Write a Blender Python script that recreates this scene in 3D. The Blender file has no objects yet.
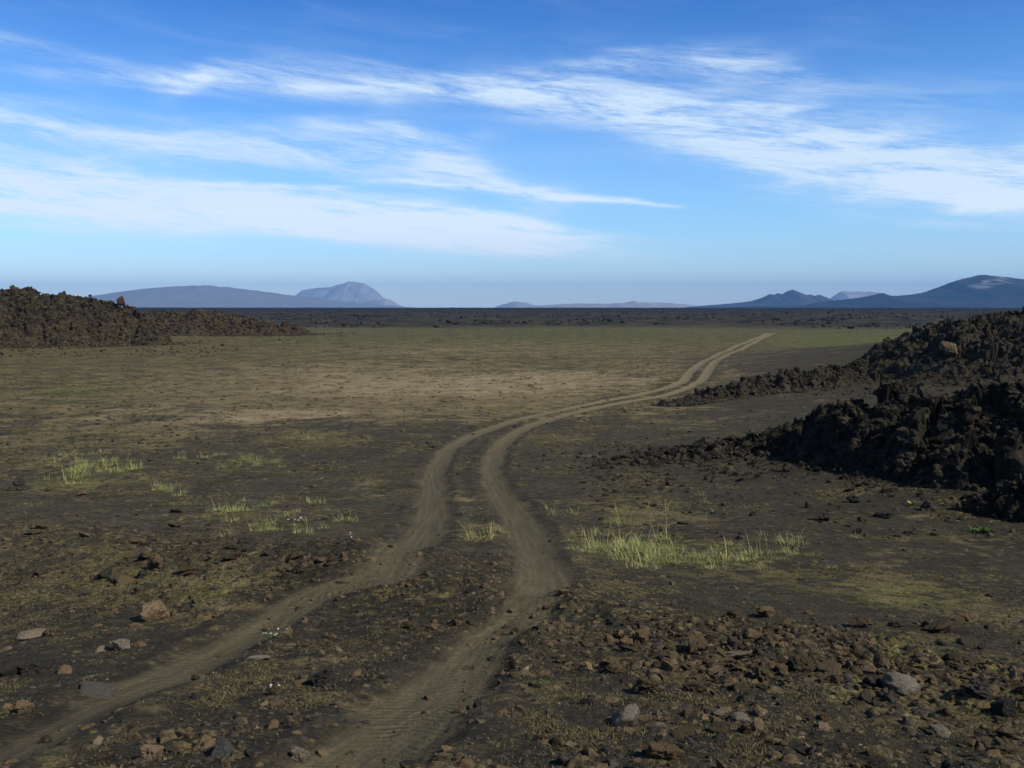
import bpy, bmesh, math, random
import numpy as np
from mathutils import Vector
random.seed(7)
RNG = np.random.default_rng(7)
R = math.radians
sc = bpy.context.scene
COL = sc.collection

# ------------------------------------------------------------------ camera numbers
F = 983.0                       # focal length in pixels of the 1024 px wide frame
PITCH = math.atan(76 / F)       # the horizon lies at row 308
EYE = 5.2                       # metres above the basin floor
VH = 308.0
SUN_EL, SUN_AZ = 40.0, 120.0    # azimuth clockwise from the view direction (+y)

# ------------------------------------------------------------------ noise
def _hash(ix, iy, iz, seed):
    h = (ix.astype(np.int64) * 374761393 + iy.astype(np.int64) * 668265263 + iz.astype(np.int64) * 2147483647 + seed * 1274126177) & 0xFFFFFFFF
    h = ((h ^ (h >> 13)) * 1274126177) & 0xFFFFFFFF
    h = ((h ^ (h >> 15)) * 2246822519) & 0xFFFFFFFF
    return h ^ (h >> 16)

def _h01(ix, iy, iz, seed):
    return _hash(ix, iy, iz, seed).astype(np.float64) / 4294967295.0

def perlin2(x, y, seed=0):
    ix, iy = np.floor(x), np.floor(y)
    fx, fy = x - ix, y - iy
    z = np.zeros_like(ix)
    def g(dx, dy):
        a = _h01(ix + dx, iy + dy, z, seed) * 2 * np.pi
        return np.cos(a) * (fx - dx) + np.sin(a) * (fy - dy)
    sx = fx * fx * fx * (fx * (fx * 6 - 15) + 10)
    sy = fy * fy * fy * (fy * (fy * 6 - 15) + 10)
    a = g(0, 0); b = g(1, 0); c = g(0, 1); d = g(1, 1)
    return (a + (b - a) * sx + (c - a) * sy + (a - b - c + d) * sx * sy) * 1.45

def fbm2(x, y, octaves=4, seed=0, gain=0.5, lac=2.03):
    s = np.zeros_like(x); a = 1.0; n = 0.0
    for i in range(octaves):
        s += a * perlin2(x, y, seed + i * 17); n += a
        a *= gain; x = x * lac + 13.7; y = y * lac - 7.3
    return s / n

def ridged2(x, y, octaves=4, seed=0, gain=0.5):
    s = np.zeros_like(x); a = 1.0; n = 0.0
    for i in range(octaves):
        s += a * (1 - np.abs(perlin2(x, y, seed + i * 31)) * 1.6); n += a
        a *= gain; x = x * 2.1 + 3.1; y = y * 2.1 + 9.2
    return s / n

def perlin3(p, seed=0):
    i = np.floor(p); f = p - i
    s = f * f * f * (f * (f * 6 - 15) + 10)
    out = 0
    for dx in (0, 1):
        for dy in (0, 1):
            for dz in (0, 1):
                h = _h01(i[:, 0] + dx, i[:, 1] + dy, i[:, 2] + dz, seed)
                h2 = _h01(i[:, 0] + dx, i[:, 1] + dy, i[:, 2] + dz, seed + 999)
                th = h * 2 * np.pi; cz = h2 * 2 - 1; r = np.sqrt(1 - cz * cz)
                g = r * np.cos(th) * (f[:, 0] - dx) + r * np.sin(th) * (f[:, 1] - dy) + cz * (f[:, 2] - dz)
                w = (s[:, 0] if dx else 1 - s[:, 0]) * (s[:, 1] if dy else 1 - s[:, 1]) * (s[:, 2] if dz else 1 - s[:, 2])
                out = out + g * w
    return out * 1.4

def worley2(x, y, seed=0):
    """F1, F2, random per cell, random per cell 2, offset to the feature point"""
    ix, iy = np.floor(x), np.floor(y)
    z = np.zeros_like(ix)
    f1 = np.full_like(x, 9.0); f2 = np.full_like(x, 9.0)
    ra = np.zeros_like(x); rb = np.zeros_like(x); ox = np.zeros_like(x); oy = np.zeros_like(x)
    for dx in (-1, 0, 1):
        for dy in (-1, 0, 1):
            px = ix + dx + _h01(ix + dx, iy + dy, z, seed)
            py = iy + dy + _h01(ix + dx, iy + dy, z, seed + 5)
            d = np.hypot(px - x, py - y)
            n = d < f1
            f2 = np.where(n, f1, np.minimum(f2, d))
            ra = np.where(n, _h01(ix + dx, iy + dy, z, seed + 11), ra)
            rb = np.where(n, _h01(ix + dx, iy + dy, z, seed + 23), rb)
            ox = np.where(n, x - px, ox); oy = np.where(n, y - py, oy)
            f1 = np.where(n, d, f1)
    return f1, f2, ra, rb, ox, oy

def sstep(a, b, x):
    t = np.clip((x - a) / (b - a), 0, 1)
    return t * t * (3 - 2 * t)

# ------------------------------------------------------------------ the lie of the land
_bd = np.array([0, 1.5, 3, 4.5, 5.5, 7, 8.7, 13, 18, 24, 35, 60, 120, 200, 400, 99999.0])
_bh = np.array([1.62, 1.64, 1.74, 1.97, 2.17, 2.44, 2.75, 3.40, 3.9, 4.3, 4.7, 5.0, 5.17, 5.2, 5.2, 5.2])
_tl = np.linspace(0, math.log(400), 600)
_th = np.interp(np.exp(_tl) - 1 + 0.0, _bd, _bh)
_k = np.hanning(41); _k /= _k.sum()
_th = np.convolve(np.pad(_th, 20, mode='edge'), _k, mode='valid')
def base_drop(d):
    return np.interp(np.log(d + 1.0), _tl, _th)

def polar(u, dist):
    """world x, y of the picture column u at ground distance dist"""
    a = math.atan((u - 512) / (F * math.cos(PITCH)))
    return dist * math.sin(a), dist * math.cos(a)

def seg_dist(x, y, a, b):
    ax, ay = a; bx, by = b
    t = np.clip(((x - ax) * (bx - ax) + (y - ay) * (by - ay)) / ((bx - ax) ** 2 + (by - ay) ** 2), 0, 1)
    return np.hypot(x - ax - t * (bx - ax), y - ay - t * (by - ay))

BANK_L = (polar(-60, 19), polar(340, 11.2))
BANK_R = (polar(560, 8.0), polar(1100, 6.6))
HUMMOCK = (polar(405, 9.6), polar(440, 9.2))
def Hsmooth(x, y):
    d = np.hypot(x, y)
    z = EYE - base_drop(d)
    z = z + 3.7 * np.exp(-(((x - 47) / 21) ** 2 + ((y - 76) / 30) ** 2))          # hill under the far lava on the right
    z = z + 0.9 * np.exp(-(((x - 17) / 8.5) ** 2 + ((y - 29) / 13) ** 2))          # sand slope on the right
    z = z + 0.42 * np.exp(-(seg_dist(x, y, *BANK_L) / 2.1) ** 2)                   # stony bank left
    z = z + 0.20 * np.exp(-(seg_dist(x, y, *BANK_R) / 0.9) ** 2)                   # stony rise right
    z = z + 0.14 * np.exp(-(seg_dist(x, y, *HUMMOCK) / 0.9) ** 2)
    rise = sstep(260, 420, d) * 1.6 + sstep(400, 1200, d) * 2.0 + sstep(1200, 5000, d) * 1.2
    return z + rise

def pix(u, v, lift=0.0):
    """where the view ray of picture point (u, v) meets the smooth ground (arrays)"""
    u = np.atleast_1d(np.asarray(u, float)); v = np.atleast_1d(np.asarray(v, float))
    xr = (u - 512) / F; yu = (384 - v) / F
    dx = xr; dy = math.cos(PITCH) + yu * math.sin(PITCH); dz = -math.sin(PITCH) + yu * math.cos(PITCH)
    t = np.exp(np.linspace(math.log(2.0), math.log(2500), 500))
    X = dx[:, None] * t; Y = dy[:, None] * t; Z = EYE + dz[:, None] * t
    below = Z < Hsmooth(X, Y) + lift
    i = np.argmax(below, axis=1); i = np.where(below.any(axis=1), np.maximum(i, 1), len(t) - 1)
    lo, hi = t[i - 1], t[i]
    for _ in range(22):
        m = (lo + hi) / 2
        b = EYE + dz * m < Hsmooth(dx * m, dy * m) + lift
        hi = np.where(b, m, hi); lo = np.where(b, lo, m)
    return dx * hi, dy * hi

# ------------------------------------------------------------------ wheel ruts
RUT_L = [(-120, 800), (-20, 765), (33, 738), (100, 700), (166, 676), (216, 653), (299, 604), (340, 585), (370, 573), (395, 561), (418, 545), (430, 523), (433, 496), (436, 470),
         (450, 450), (473, 437), (503, 425), (535, 416), (570, 407.5), (610, 399.5), (650, 391), (680, 382.5), (692, 371), (712, 357.5), (737, 346), (762, 336), (772, 331)]
RUT_R = [(270, 825), (315, 790), (366, 755), (406, 723), (446, 686), (473, 653), (496, 630), (526, 606), (542, 585), (539, 566), (533, 546), (523, 526), (509, 506), (496, 486), (492, 466),
         (499, 450), (519, 432), (552, 418.5), (606, 405), (660, 395), (690, 386.5), (705, 376), (714, 364), (733, 352), (757, 341), (771, 334.5), (781, 330)]
def rut_line(px):
    a = np.array(px, float)
    x, y = pix(a[:, 0], a[:, 1])
    P = np.stack([x, y], 1)
    s = np.concatenate([[0], np.cumsum(np.hypot(*np.diff(P, axis=0).T))])
    # Catmull-Rom through the points
    out = []
    for i in range(len(P) - 1):
        p0, p1, p2, p3 = P[max(i - 1, 0)], P[i], P[i + 1], P[min(i + 2, len(P) - 1)]
        n = max(4, int((s[i + 1] - s[i]) / 0.6)); n = min(n, 26)
        for t in np.linspace(0, 1, n, endpoint=False):
            out.append(0.5 * ((2 * p1) + (-p0 + p2) * t + (2 * p0 - 5 * p1 + 4 * p2 - p3) * t * t + (-p0 + 3 * p1 - 3 * p2 + p3) * t ** 3))
    out.append(P[-1])
    return np.array(out)
RL, RR = rut_line(RUT_L), rut_line(RUT_R)

def rut_query(x, y, line):
    """distance, signed side offset and running length to a rut's centre line"""
    n = len(x)
    best = np.full(n, 1e9); side = np.zeros(n); run = np.zeros(n)
    s = 0.0
    for c0 in range(0, len(line) - 1, 10):
        part = line[c0:c0 + 11]
        lo = part.min(0) - 2.2; hi = part.max(0) + 2.2
        k = np.nonzero((x > lo[0]) & (x < hi[0]) & (y > lo[1]) & (y < hi[1]))[0]
        xk, yk = x[k], y[k]; bk, sk, rk = best[k], side[k], run[k]
        for a, b in zip(part[:-1], part[1:]):
            ab = b - a; L = math.hypot(*ab)
            if L < 1e-6: continue
            if len(k):
                t = np.clip(((xk - a[0]) * ab[0] + (yk - a[1]) * ab[1]) / (L * L), 0, 1)
                ex = xk - a[0] - t * ab[0]; ey = yk - a[1] - t * ab[1]
                d = np.hypot(ex, ey)
                m = d < bk
                bk = np.where(m, d, bk)
                sk = np.where(m, (ab[0] * ey - ab[1] * ex) / L, sk)
                rk = np.where(m, s + t * L, rk)
            s += L
        best[k], side[k], run[k] = bk, sk, rk
    return np.minimum(best, 9.0), side, run

def rut_width(d):
    return np.interp(d, [4, 7, 11, 14, 24, 40, 80, 180], [0.23, 0.22, 0.29, 0.32, 0.31, 0.29, 0.33, 0.40])

def rut_fields(x, y):
    d = np.hypot(x, y)
    near = (y > 1.5) & (d < 210)
    td = np.full(len(x), 9.0); ts = np.zeros(len(x)); tr = np.zeros(len(x))
    idx = np.nonzero(near)[0]
    for line in (RL, RR):
        # only test what lies near the line's box
        lo = line.min(0) - 2; hi = line.max(0) + 2
        k = idx[(x[idx] > lo[0]) & (x[idx] < hi[0]) & (y[idx] > lo[1]) & (y[idx] < hi[1])]
        b, s, r = rut_query(x[k], y[k], line)
        m = b < td[k]
        kk = k[m]
        td[kk] = b[m]; ts[kk] = s[m]; tr[kk] = r[m]
    w = rut_width(d)
    wob = 1 + 0.45 * fbm2(x * 0.9, y * 0.9, 3, 71)
    return td / (w * wob), ts, tr

# ------------------------------------------------------------------ fine relief
def gravelly(x, y):
    """0..1: how stony the ground is"""
    g = 1.0 * np.exp(-(seg_dist(x, y, *BANK_L) / 2.6) ** 2)
    g = np.maximum(g, np.exp(-(seg_dist(x, y, *BANK_R) / 1.6) ** 2))
    g = np.maximum(g, 0.8 * np.exp(-(((x - 4.0) / 3.2) ** 2 + ((y - 5.0) / 1.9) ** 2)))
    g = np.maximum(g, 0.7 * np.exp(-(seg_dist(x, y, *HUMMOCK) / 1.1) ** 2))
    return g

def Hdetail(x, y, rut):
    d = np.hypot(x, y)
    g = gravelly(x, y)
    quiet = 1 - 0.65 * np.exp(-(rut / 1.0) ** 2)
    z = 0.10 * fbm2(x / 7.0, y / 7.0, 2, 3) * quiet
    z += 0.16 * fbm2(x / 21, y / 21, 2, 4) * sstep(14, 40, d)
    z += (0.035 + 0.10 * g) * fbm2(x / 1.4, y / 1.4, 3, 5) * quiet
    f = 1 - sstep(18, 60, d)
    z += f * (0.012 + 0.045 * g) * np.maximum(ridged2(x / 0.42, y / 0.42, 3, 9) - 0.35, 0) * quiet
    f = 1 - sstep(9, 22, d)
    z += f * (0.006 + 0.016 * g) * fbm2(x / 0.09, y / 0.09, 2, 15) * (0.35 + 0.65 * quiet)
    f1, f2, ra, rb, ox, oy = worley2(x / 0.075, y / 0.075, 33)
    z += f * (0.004 + 0.016 * g) * np.clip(0.55 - f1, 0, 1) * (ra > 0.55) * quiet
    z -= 0.045 * np.exp(-rut ** 2) * (1 - sstep(60, 120, d))                     # the rut itself
    z += 0.03 * np.exp(-((rut - 1.65) / 0.5) ** 2) * (1 - sstep(40, 90, d))      # its thrown-up shoulder
    # broken lava plain from some 270 m on
    lv = sstep(250, 330, d + 28 * fbm2(x / 60, y / 60, 3, 41))
    z += lv * (1.1 * ridged2(x / 16, y / 16, 4, 51) + 0.8 * fbm2(x / 90, y / 90, 3, 53) - 0.3)
    z += sstep(700, 1500, d) * (2.2 * ridged2(x / 120, y / 120, 3, 57) - 0.6) + sstep(2000, 4000, d) * 3.2 * fbm2(x / 500, y / 500, 3, 59)
    return z

def ground_z(x, y):
    x = np.asarray(x, float); y = np.asarray(y, float)
    rut, _, _ = rut_fields(x, y)
    return Hsmooth(x, y) + Hdetail(x, y, rut)

# ------------------------------------------------------------------ mesh helpers
def mesh_from(name, V, Fq, mats=(), smooth=True, attrs=None):
    me = bpy.data.meshes.new(name)
    V = np.ascontiguousarray(V, dtype=np.float32); Fq = np.ascontiguousarray(Fq, dtype=np.int32)
    n = Fq.shape[1]
    me.vertices.add(len(V)); me.vertices.foreach_set('co', V.ravel())
    me.loops.add(Fq.size); me.loops.foreach_set('vertex_index', Fq.ravel())
    me.polygons.add(len(Fq)); me.polygons.foreach_set('loop_start', np.arange(0, Fq.size, n, dtype=np.int32))
    me.update(calc_edges=True)
    me.polygons.foreach_set('use_smooth', np.full(len(Fq), bool(smooth)))
    for k, a in (attrs or {}).items():
        if a.ndim == 1:
            at = me.attributes.new(k, 'FLOAT', 'POINT'); at.data.foreach_set('value', a.astype(np.float32))
        else:
            at = me.attributes.new(k, 'FLOAT_VECTOR', 'POINT'); at.data.foreach_set('vector', a.astype(np.float32).ravel())
    for m in mats: me.materials.append(m)
    me.validate()
    return me

def link(name, data, parent=None, loc=(0, 0, 0)):
    o = bpy.data.objects.new(name, data); COL.objects.link(o)
    o.location = loc
    if parent is not None: o.parent = parent
    return o

def tag(o, label=None, cat=None, group=None, kind=None):
    if label: o['label'] = label
    if cat: o['category'] = cat
    if group: o['group'] = group
    if kind: o['kind'] = kind
    return o

# ------------------------------------------------------------------ material helper
class NT:
    def __init__(s, tree): s.t = tree; s.n = tree.nodes; s.l = tree.links
    def node(s, t, **kw):
        n = s.n.new(t)
        for k, v in kw.items(): setattr(n, k, v)
        return n
    def put(s, sock, v):
        if hasattr(v, 'is_output'): s.l.new(v, sock)
        elif isinstance(v, (tuple, list)) and sock.type == 'RGBA': sock.default_value = (*v[:3], 1)
        else: sock.default_value = v
    def math(s, op, a, b=0.0, c=0.0, clamp=False):
        n = s.node('ShaderNodeMath', operation=op, use_clamp=clamp)
        for i, v in enumerate((a, b, c)): s.put(n.inputs[i], v)
        return n.outputs[0]
    def mix(s, f, a, b, mode='MIX'):
        n = s.node('ShaderNodeMix', data_type='RGBA', blend_type=mode)
        s.put(n.inputs[0], f); s.put(n.inputs[6], a); s.put(n.inputs[7], b)
        return n.outputs[2]
    def attr(s, name): return s.node('ShaderNodeAttribute', attribute_name=name).outputs['Fac']
    def noise(s, vec, scale, detail=3, rough=0.55, dist=0.0):
        n = s.node('ShaderNodeTexNoise')
        if vec is not None: s.l.new(vec, n.inputs['Vector'])
        n.inputs['Scale'].default_value = scale; n.inputs['Detail'].default_value = detail
        n.inputs['Roughness'].default_value = rough; n.inputs['Distortion'].default_value = dist
        return n.outputs['Fac']
    def voro(s, vec, scale, out='Distance', feature='F1'):
        n = s.node('ShaderNodeTexVoronoi', feature=feature)
        if vec is not None: s.l.new(vec, n.inputs['Vector'])
        n.inputs['Scale'].default_value = scale
        return n.outputs[out]
    def ramp(s, v, lo, hi, a=0.0, b=1.0):
        n = s.node('ShaderNodeMapRange', clamp=True, interpolation_type='SMOOTHSTEP')
        s.put(n.inputs[0], v); n.inputs[1].default_value = lo; n.inputs[2].default_value = hi
        n.inputs[3].default_value = a; n.inputs[4].default_value = b
        return n.outputs[0]
    def bump(s, h, strength, dist, normal=None):
        n = s.node('ShaderNodeBump'); s.l.new(h, n.inputs['Height'])
        n.inputs['Strength'].default_value = strength; n.inputs['Distance'].default_value = dist
        if normal is not None: s.l.new(normal, n.inputs['Normal'])
        return n.outputs[0]

def material(name, rough=0.95, spec=0.15):
    m = bpy.data.materials.new(name); m.use_nodes = True
    nt = NT(m.node_tree)
    b = nt.n['Principled BSDF']; b.inputs['Roughness'].default_value = rough
    b.inputs['Specular IOR Level'].default_value = spec
    return m, nt, b

# ------------------------------------------------------------------ materials
def ground_material():
    m, nt, b = material('volcanic_ground', 0.97, 0.08)
    P = nt.node('ShaderNodeTexCoord').outputs['Object']
    n_big = nt.noise(P, 0.11, 4, 0.6); n_mid = nt.noise(P, 0.9, 4, 0.6); n_sm = nt.noise(P, 5.0, 4, 0.62); n_fine = nt.noise(P, 34.0, 3, 0.65); n_grit = nt.noise(P, 140.0, 2, 0.6)
    sand = nt.mix(nt.ramp(n_mid, 0.35, 0.68), (0.030, 0.0270, 0.0215), (0.050, 0.0445, 0.0345))
    sand = nt.mix(nt.ramp(n_sm, 0.40, 0.72), sand, (0.072, 0.060, 0.041))
    # grit: dark and pale grains
    g = nt.ramp(n_fine, 0.30, 0.70, 0.50, 1.6)
    gc = nt.node('ShaderNodeCombineColor'); [nt.l.new(g, gc.inputs[i]) for i in range(3)]
    sand = nt.mix(0.85, sand, gc.outputs[0], 'MULTIPLY')
    vo = nt.node('ShaderNodeTexVoronoi'); nt.l.new(P, vo.inputs['Vector']); vo.inputs['Scale'].default_value = 21
    vr = nt.node('ShaderNodeSeparateColor'); nt.l.new(vo.outputs['Color'], vr.inputs[0])
    peb = nt.math('MULTIPLY', nt.math('GREATER_THAN', vr.outputs[0], 0.80), nt.math('LESS_THAN', vo.outputs['Distance'], 0.42))
    pebc = nt.mix(vr.outputs[1], (0.065, 0.054, 0.040), (0.17, 0.132, 0.09))
    grav = nt.attr('gravel')
    sand = nt.mix(nt.math('MULTIPLY', nt.attr('dark_sand_vignette'), 0.45), sand, (0.0175, 0.0160, 0.0130))  # dark sand by the lava, plus vignetting painted in near and right
    sand = nt.mix(nt.math('MULTIPLY', peb, nt.ramp(nt.math('ADD', grav, n_sm), 0.35, 1.1, 0.18, 0.75)), sand, pebc)
    # moss and thin dry cover
    n_far = nt.noise(P, 0.30, 8, 0.72); n_clod = nt.noise(P, 1.3, 7, 0.72)
    moss = nt.attr('moss')
    thr = nt.math('ADD', nt.math('MULTIPLY', n_far, 0.40), nt.math('ADD', nt.math('MULTIPLY', n_clod, 0.25), nt.math('MULTIPLY', n_sm, 0.35)))
    mm = nt.ramp(nt.math('ADD', thr, nt.math('MULTIPLY', moss, 0.185)), 0.555, 0.640)
    mm = nt.math('MULTIPLY', mm, nt.ramp(n_fine, 0.30, 0.60, 0.25, 1.0))
    mossc = nt.mix(nt.ramp(n_fine, 0.32, 0.66), (0.064, 0.061, 0.021), (0.170, 0.150, 0.064))
    tanm = nt.mix(nt.ramp(n_grit, 0.35, 0.65), (0.095, 0.074, 0.042), (0.190, 0.150, 0.090))
    mossc = nt.mix(nt.ramp(nt.noise(P, 1.7, 3, 0.6), 0.42, 0.60), mossc, tanm)
    green = nt.attr('green')
    mossc = nt.mix(nt.math('MULTIPLY', green, 0.8), mossc, nt.mix(n_fine, (0.050, 0.066, 0.014), (0.115, 0.135, 0.036)))
    mg = nt.ramp(nt.noise(P, 0.55, 7, 0.74), 0.36, 0.64, 0.62, 1.35)
    mgc = nt.node('ShaderNodeCombineColor'); [nt.l.new(mg, mgc.inputs[i]) for i in range(3)]
    mossc = nt.mix(0.9, mossc, mgc.outputs[0], 'MULTIPLY')
    col = nt.mix(mm, sand, mossc)
    straw = nt.attr('straw')
    sm = nt.ramp(nt.math('ADD', nt.math('ADD', nt.math('MULTIPLY', n_far, 0.55), nt.math('MULTIPLY', n_clod, 0.45)), nt.math('MULTIPLY', straw, 0.235)), 0.56, 0.69)
    col = nt.mix(nt.math('MULTIPLY', sm, 0.8), col, nt.mix(nt.ramp(n_clod, 0.35, 0.65), (0.105, 0.081, 0.047), (0.215, 0.168, 0.100)))
    # pale bare patches of the basin floor
    pale = nt.attr('pale')
    pn = nt.math('ADD', nt.math('MULTIPLY', n_big, 0.25), nt.math('ADD', nt.math('MULTIPLY', n_far, 0.45), nt.math('MULTIPLY', n_clod, 0.30)))
    pm = nt.ramp(nt.math('ADD', pn, nt.math('MULTIPLY', pale, 0.35)), 0.64, 0.80)
    palec = nt.mix(nt.ramp(n_mid, 0.3, 0.7), (0.17, 0.130, 0.082), (0.30, 0.240, 0.160))
    col = nt.mix(nt.math('MULTIPLY', pm, 0.92), col, palec)
    # wheel ruts
    tr = nt.attr('track')
    along = nt.attr('run'); side = nt.attr('side')
    vec = nt.node('ShaderNodeCombineXYZ'); nt.l.new(nt.math('MULTIPLY', along, 0.35), vec.inputs[0]); nt.l.new(nt.math('MULTIPLY', side, 9.0), vec.inputs[1])
    streak = nt.noise(vec.outputs[0], 1.6, 3, 0.6)
    tm = nt.ramp(nt.math('ADD', nt.math('MULTIPLY', tr, nt.math('ADD', 1.25, nt.math('MULTIPLY', nt.attr('fartrack'), 0.55))), nt.math('ADD', nt.math('MULTIPLY', streak, 0.45), nt.math('ADD', nt.math('MULTIPLY', n_sm, 0.45), nt.math('MULTIPLY', n_clod, 0.75)))), 1.02, 1.66)
    trc = nt.mix(nt.ramp(streak, 0.32, 0.68), (0.086, 0.074, 0.050), (0.135, 0.114, 0.077))
    trc = nt.mix(nt.ramp(n_fine, 0.35, 0.7, 0, 0.5), trc, (0.062, 0.054, 0.038))
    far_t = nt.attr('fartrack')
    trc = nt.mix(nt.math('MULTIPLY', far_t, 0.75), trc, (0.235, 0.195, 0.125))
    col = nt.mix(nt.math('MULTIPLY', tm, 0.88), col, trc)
    # lava plain
    lv = nt.attr('lava')
    lavac = nt.mix(nt.ramp(nt.noise(P, 0.06, 4, 0.65), 0.40, 0.66), (0.018, 0.0165, 0.015), (0.048, 0.041, 0.032))
    lavac = nt.mix(nt.ramp(nt.noise(P, 0.21, 3, 0.65), 0.50, 0.66, 0, 0.6), lavac, (0.075, 0.072, 0.036))
    lavac = nt.mix(nt.math('MULTIPLY', nt.attr('farlava'), 0.8), lavac, (0.010, 0.010, 0.010))
    col = nt.mix(lv, col, lavac)
    col = nt.mix(1.0, col, (1.03, 1.03, 0.88), 'MULTIPLY')
    nt.l.new(col, b.inputs['Base Color'])
    # relief below the mesh's own
    tread = nt.math('SINE', nt.math('ADD', nt.math('ADD', nt.math('MULTIPLY', along, 78.0), nt.math('MULTIPLY', n_sm, 9.0)), nt.math('MULTIPLY', nt.math('ABSOLUTE', side), 60.0)))
    h = nt.math('ADD', nt.math('MULTIPLY', n_fine, 0.5), nt.math('MULTIPLY', n_grit, 0.25))
    h = nt.math('ADD', h, nt.math('MULTIPLY', mm, 0.25))
    h = nt.math('ADD', h, nt.math('MULTIPLY', nt.math('MULTIPLY', tread, nt.math('MULTIPLY', tr, nt.ramp(n_clod, 0.40, 0.60))), 0.17))
    h = nt.math('ADD', h, nt.math('MULTIPLY', peb, 0.30))
    nt.l.new(nt.bump(h, 0.9, 0.035), b.inputs['Normal'])
    return m

def rock_material(name, dark, mid, warm, lichen, lichen_amt, scale=1.0, bumpd=0.03):
    """scale: texture cells per metre"""
    m, nt, b = material(name, 0.95, 0.12)
    tc = nt.node('ShaderNodeTexCoord')
    P = tc.outputs['Object']
    geo = nt.node('ShaderNodeNewGeometry')
    oi = nt.node('ShaderNodeObjectInfo').outputs['Random']
    tint = nt.attr('tint')
    rnd = nt.math('FRACT', nt.math('ADD', oi, tint))
    n1 = nt.noise(P, 2.2 * scale, 4, 0.62); n2 = nt.noise(P, 9 * scale, 4, 0.65); n3 = nt.noise(P, 40 * scale, 3, 0.7)
    c = nt.mix(nt.ramp(n1, 0.34, 0.68), dark, mid)
    c = nt.mix(nt.math('MULTIPLY', nt.ramp(nt.math('ADD', nt.math('MULTIPLY', n2, 0.6), nt.math('MULTIPLY', rnd, 0.5)), 0.48, 0.78), 0.9), c, warm)
    big = nt.noise(P, 0.55 * scale, 4, 0.65)
    warm2 = tuple(0.75 * k for k in warm)
    c = nt.mix(nt.math('MULTIPLY', nt.ramp(big, 0.48, 0.64), 0.55), c, warm2)
    g = nt.ramp(n3, 0.3, 0.72, 0.55, 1.5)
    gc = nt.node('ShaderNodeCombineColor'); [nt.l.new(g, gc.inputs[i]) for i in range(3)]
    c = nt.mix(0.8, c, gc.outputs[0], 'MULTIPLY')
    nz = nt.node('ShaderNodeSeparateXYZ'); nt.l.new(geo.outputs['Normal'], nz.inputs[0])
    up = nt.ramp(nz.outputs[2], 0.05, 0.8)
    lm = nt.math('MULTIPLY', nt.ramp(nt.math('ADD', n2, nt.math('MULTIPLY', n1, 0.5)), 0.70, 0.90), nt.math('MULTIPLY', up, lichen_amt))
    c = nt.mix(lm, c, lichen)
    nt.l.new(c, b.inputs['Base Color'])
    h = nt.math('ADD', nt.math('MULTIPLY', n2, 0.7), nt.math('MULTIPLY', n3, 0.4))
    nt.l.new(nt.bump(h, 0.9, bumpd), b.inputs['Normal'])
    return m

GROUND = ground_material()
LAVA_DARK = rock_material('black_lava', (0.0095, 0.0083, 0.0064), (0.022, 0.0188, 0.0135), (0.042, 0.0335, 0.0220), (0.080, 0.070, 0.042), 0.55, 1.0, 0.05)
LAVA_BROWN = rock_material('weathered_lava', (0.011, 0.0096, 0.0070), (0.030, 0.0255, 0.0160), (0.060, 0.040, 0.0225), (0.066, 0.063, 0.028), 0.9, 0.30, 0.14)
ROCK_BROWN = rock_material('brown_scoria', (0.022, 0.0172, 0.0120), (0.064, 0.047, 0.029), (0.122, 0.081, 0.045), (0.115, 0.100, 0.050), 0.8, 4.0, 0.014)
ROCK_DARK = rock_material('dark_basalt', (0.014, 0.0135, 0.013), (0.030, 0.028, 0.025), (0.055, 0.045, 0.035), (0.13, 0.118, 0.08), 0.35, 4.0, 0.014)
ROCK_ORANGE = rock_material('rusty_stone', (0.085, 0.058, 0.034), (0.160, 0.110, 0.063), (0.21, 0.150, 0.088), (0.31, 0.235, 0.14), 0.5, 5.0, 0.008)
ROCK_TAN = rock_material('tan_stone', (0.095, 0.074, 0.052), (0.160, 0.125, 0.085), (0.21, 0.150, 0.092), (0.30, 0.26, 0.19), 0.5, 5.0, 0.008)
ROCK_GREY = rock_material('grey_basalt', (0.026, 0.027, 0.028), (0.050, 0.050, 0.050), (0.066, 0.059, 0.046), (0.12, 0.113, 0.092), 0.8, 5.0, 0.008)
ROCK_PALE = rock_material('lichened_stone', (0.075, 0.064, 0.050), (0.150, 0.128, 0.096), (0.19, 0.155, 0.110), (0.33, 0.295, 0.225), 0.8, 5.0, 0.012)

def grass_material():
    m, nt, b = material('lyme_grass', 0.7, 0.25)
    t = nt.attr('dry'); h = nt.attr('along')
    c = nt.mix(t, (0.105, 0.185, 0.030), (0.42, 0.34, 0.16))
    c = nt.mix(nt.math('MULTIPLY', h, 0.25), c, (0.22, 0.26, 0.085))
    nt.l.new(c, b.inputs['Base Color'])
    b.inputs['Subsurface Weight'].default_value = 0.0
    return m
GRASS = grass_material()
def cover_material(name, c0, c1):
    m, nt, b = material(name, 0.95, 0.05)
    t = nt.attr('dry')
    nt.l.new(nt.mix(t, c0, c1), b.inputs['Base Color'])
    return m
COVER = cover_material('dry_moss', (0.062, 0.060, 0.022), (0.165, 0.135, 0.075))
CUSHION = cover_material('moss_cushion', (0.060, 0.058, 0.022), (0.125, 0.100, 0.052))
def plain_material(name, c, rough=0.8):
    m, nt, b = material(name, rough, 0.2)
    P = nt.node('ShaderNodeTexCoord').outputs['Object']
    n = nt.noise(P, 60, 3)
    nt.l.new(nt.mix(n, tuple(0.75 * k for k in c), tuple(min(1.25 * k, 0.9) for k in c)), b.inputs['Base Color'])
    return m
PETAL = plain_material('petal', (0.42, 0.36, 0.37)); PETAL_YELLOW = plain_material('yellow_petal', (0.40, 0.36, 0.12)); LEAF = plain_material('leaf', (0.062, 0.105, 0.026))

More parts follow.
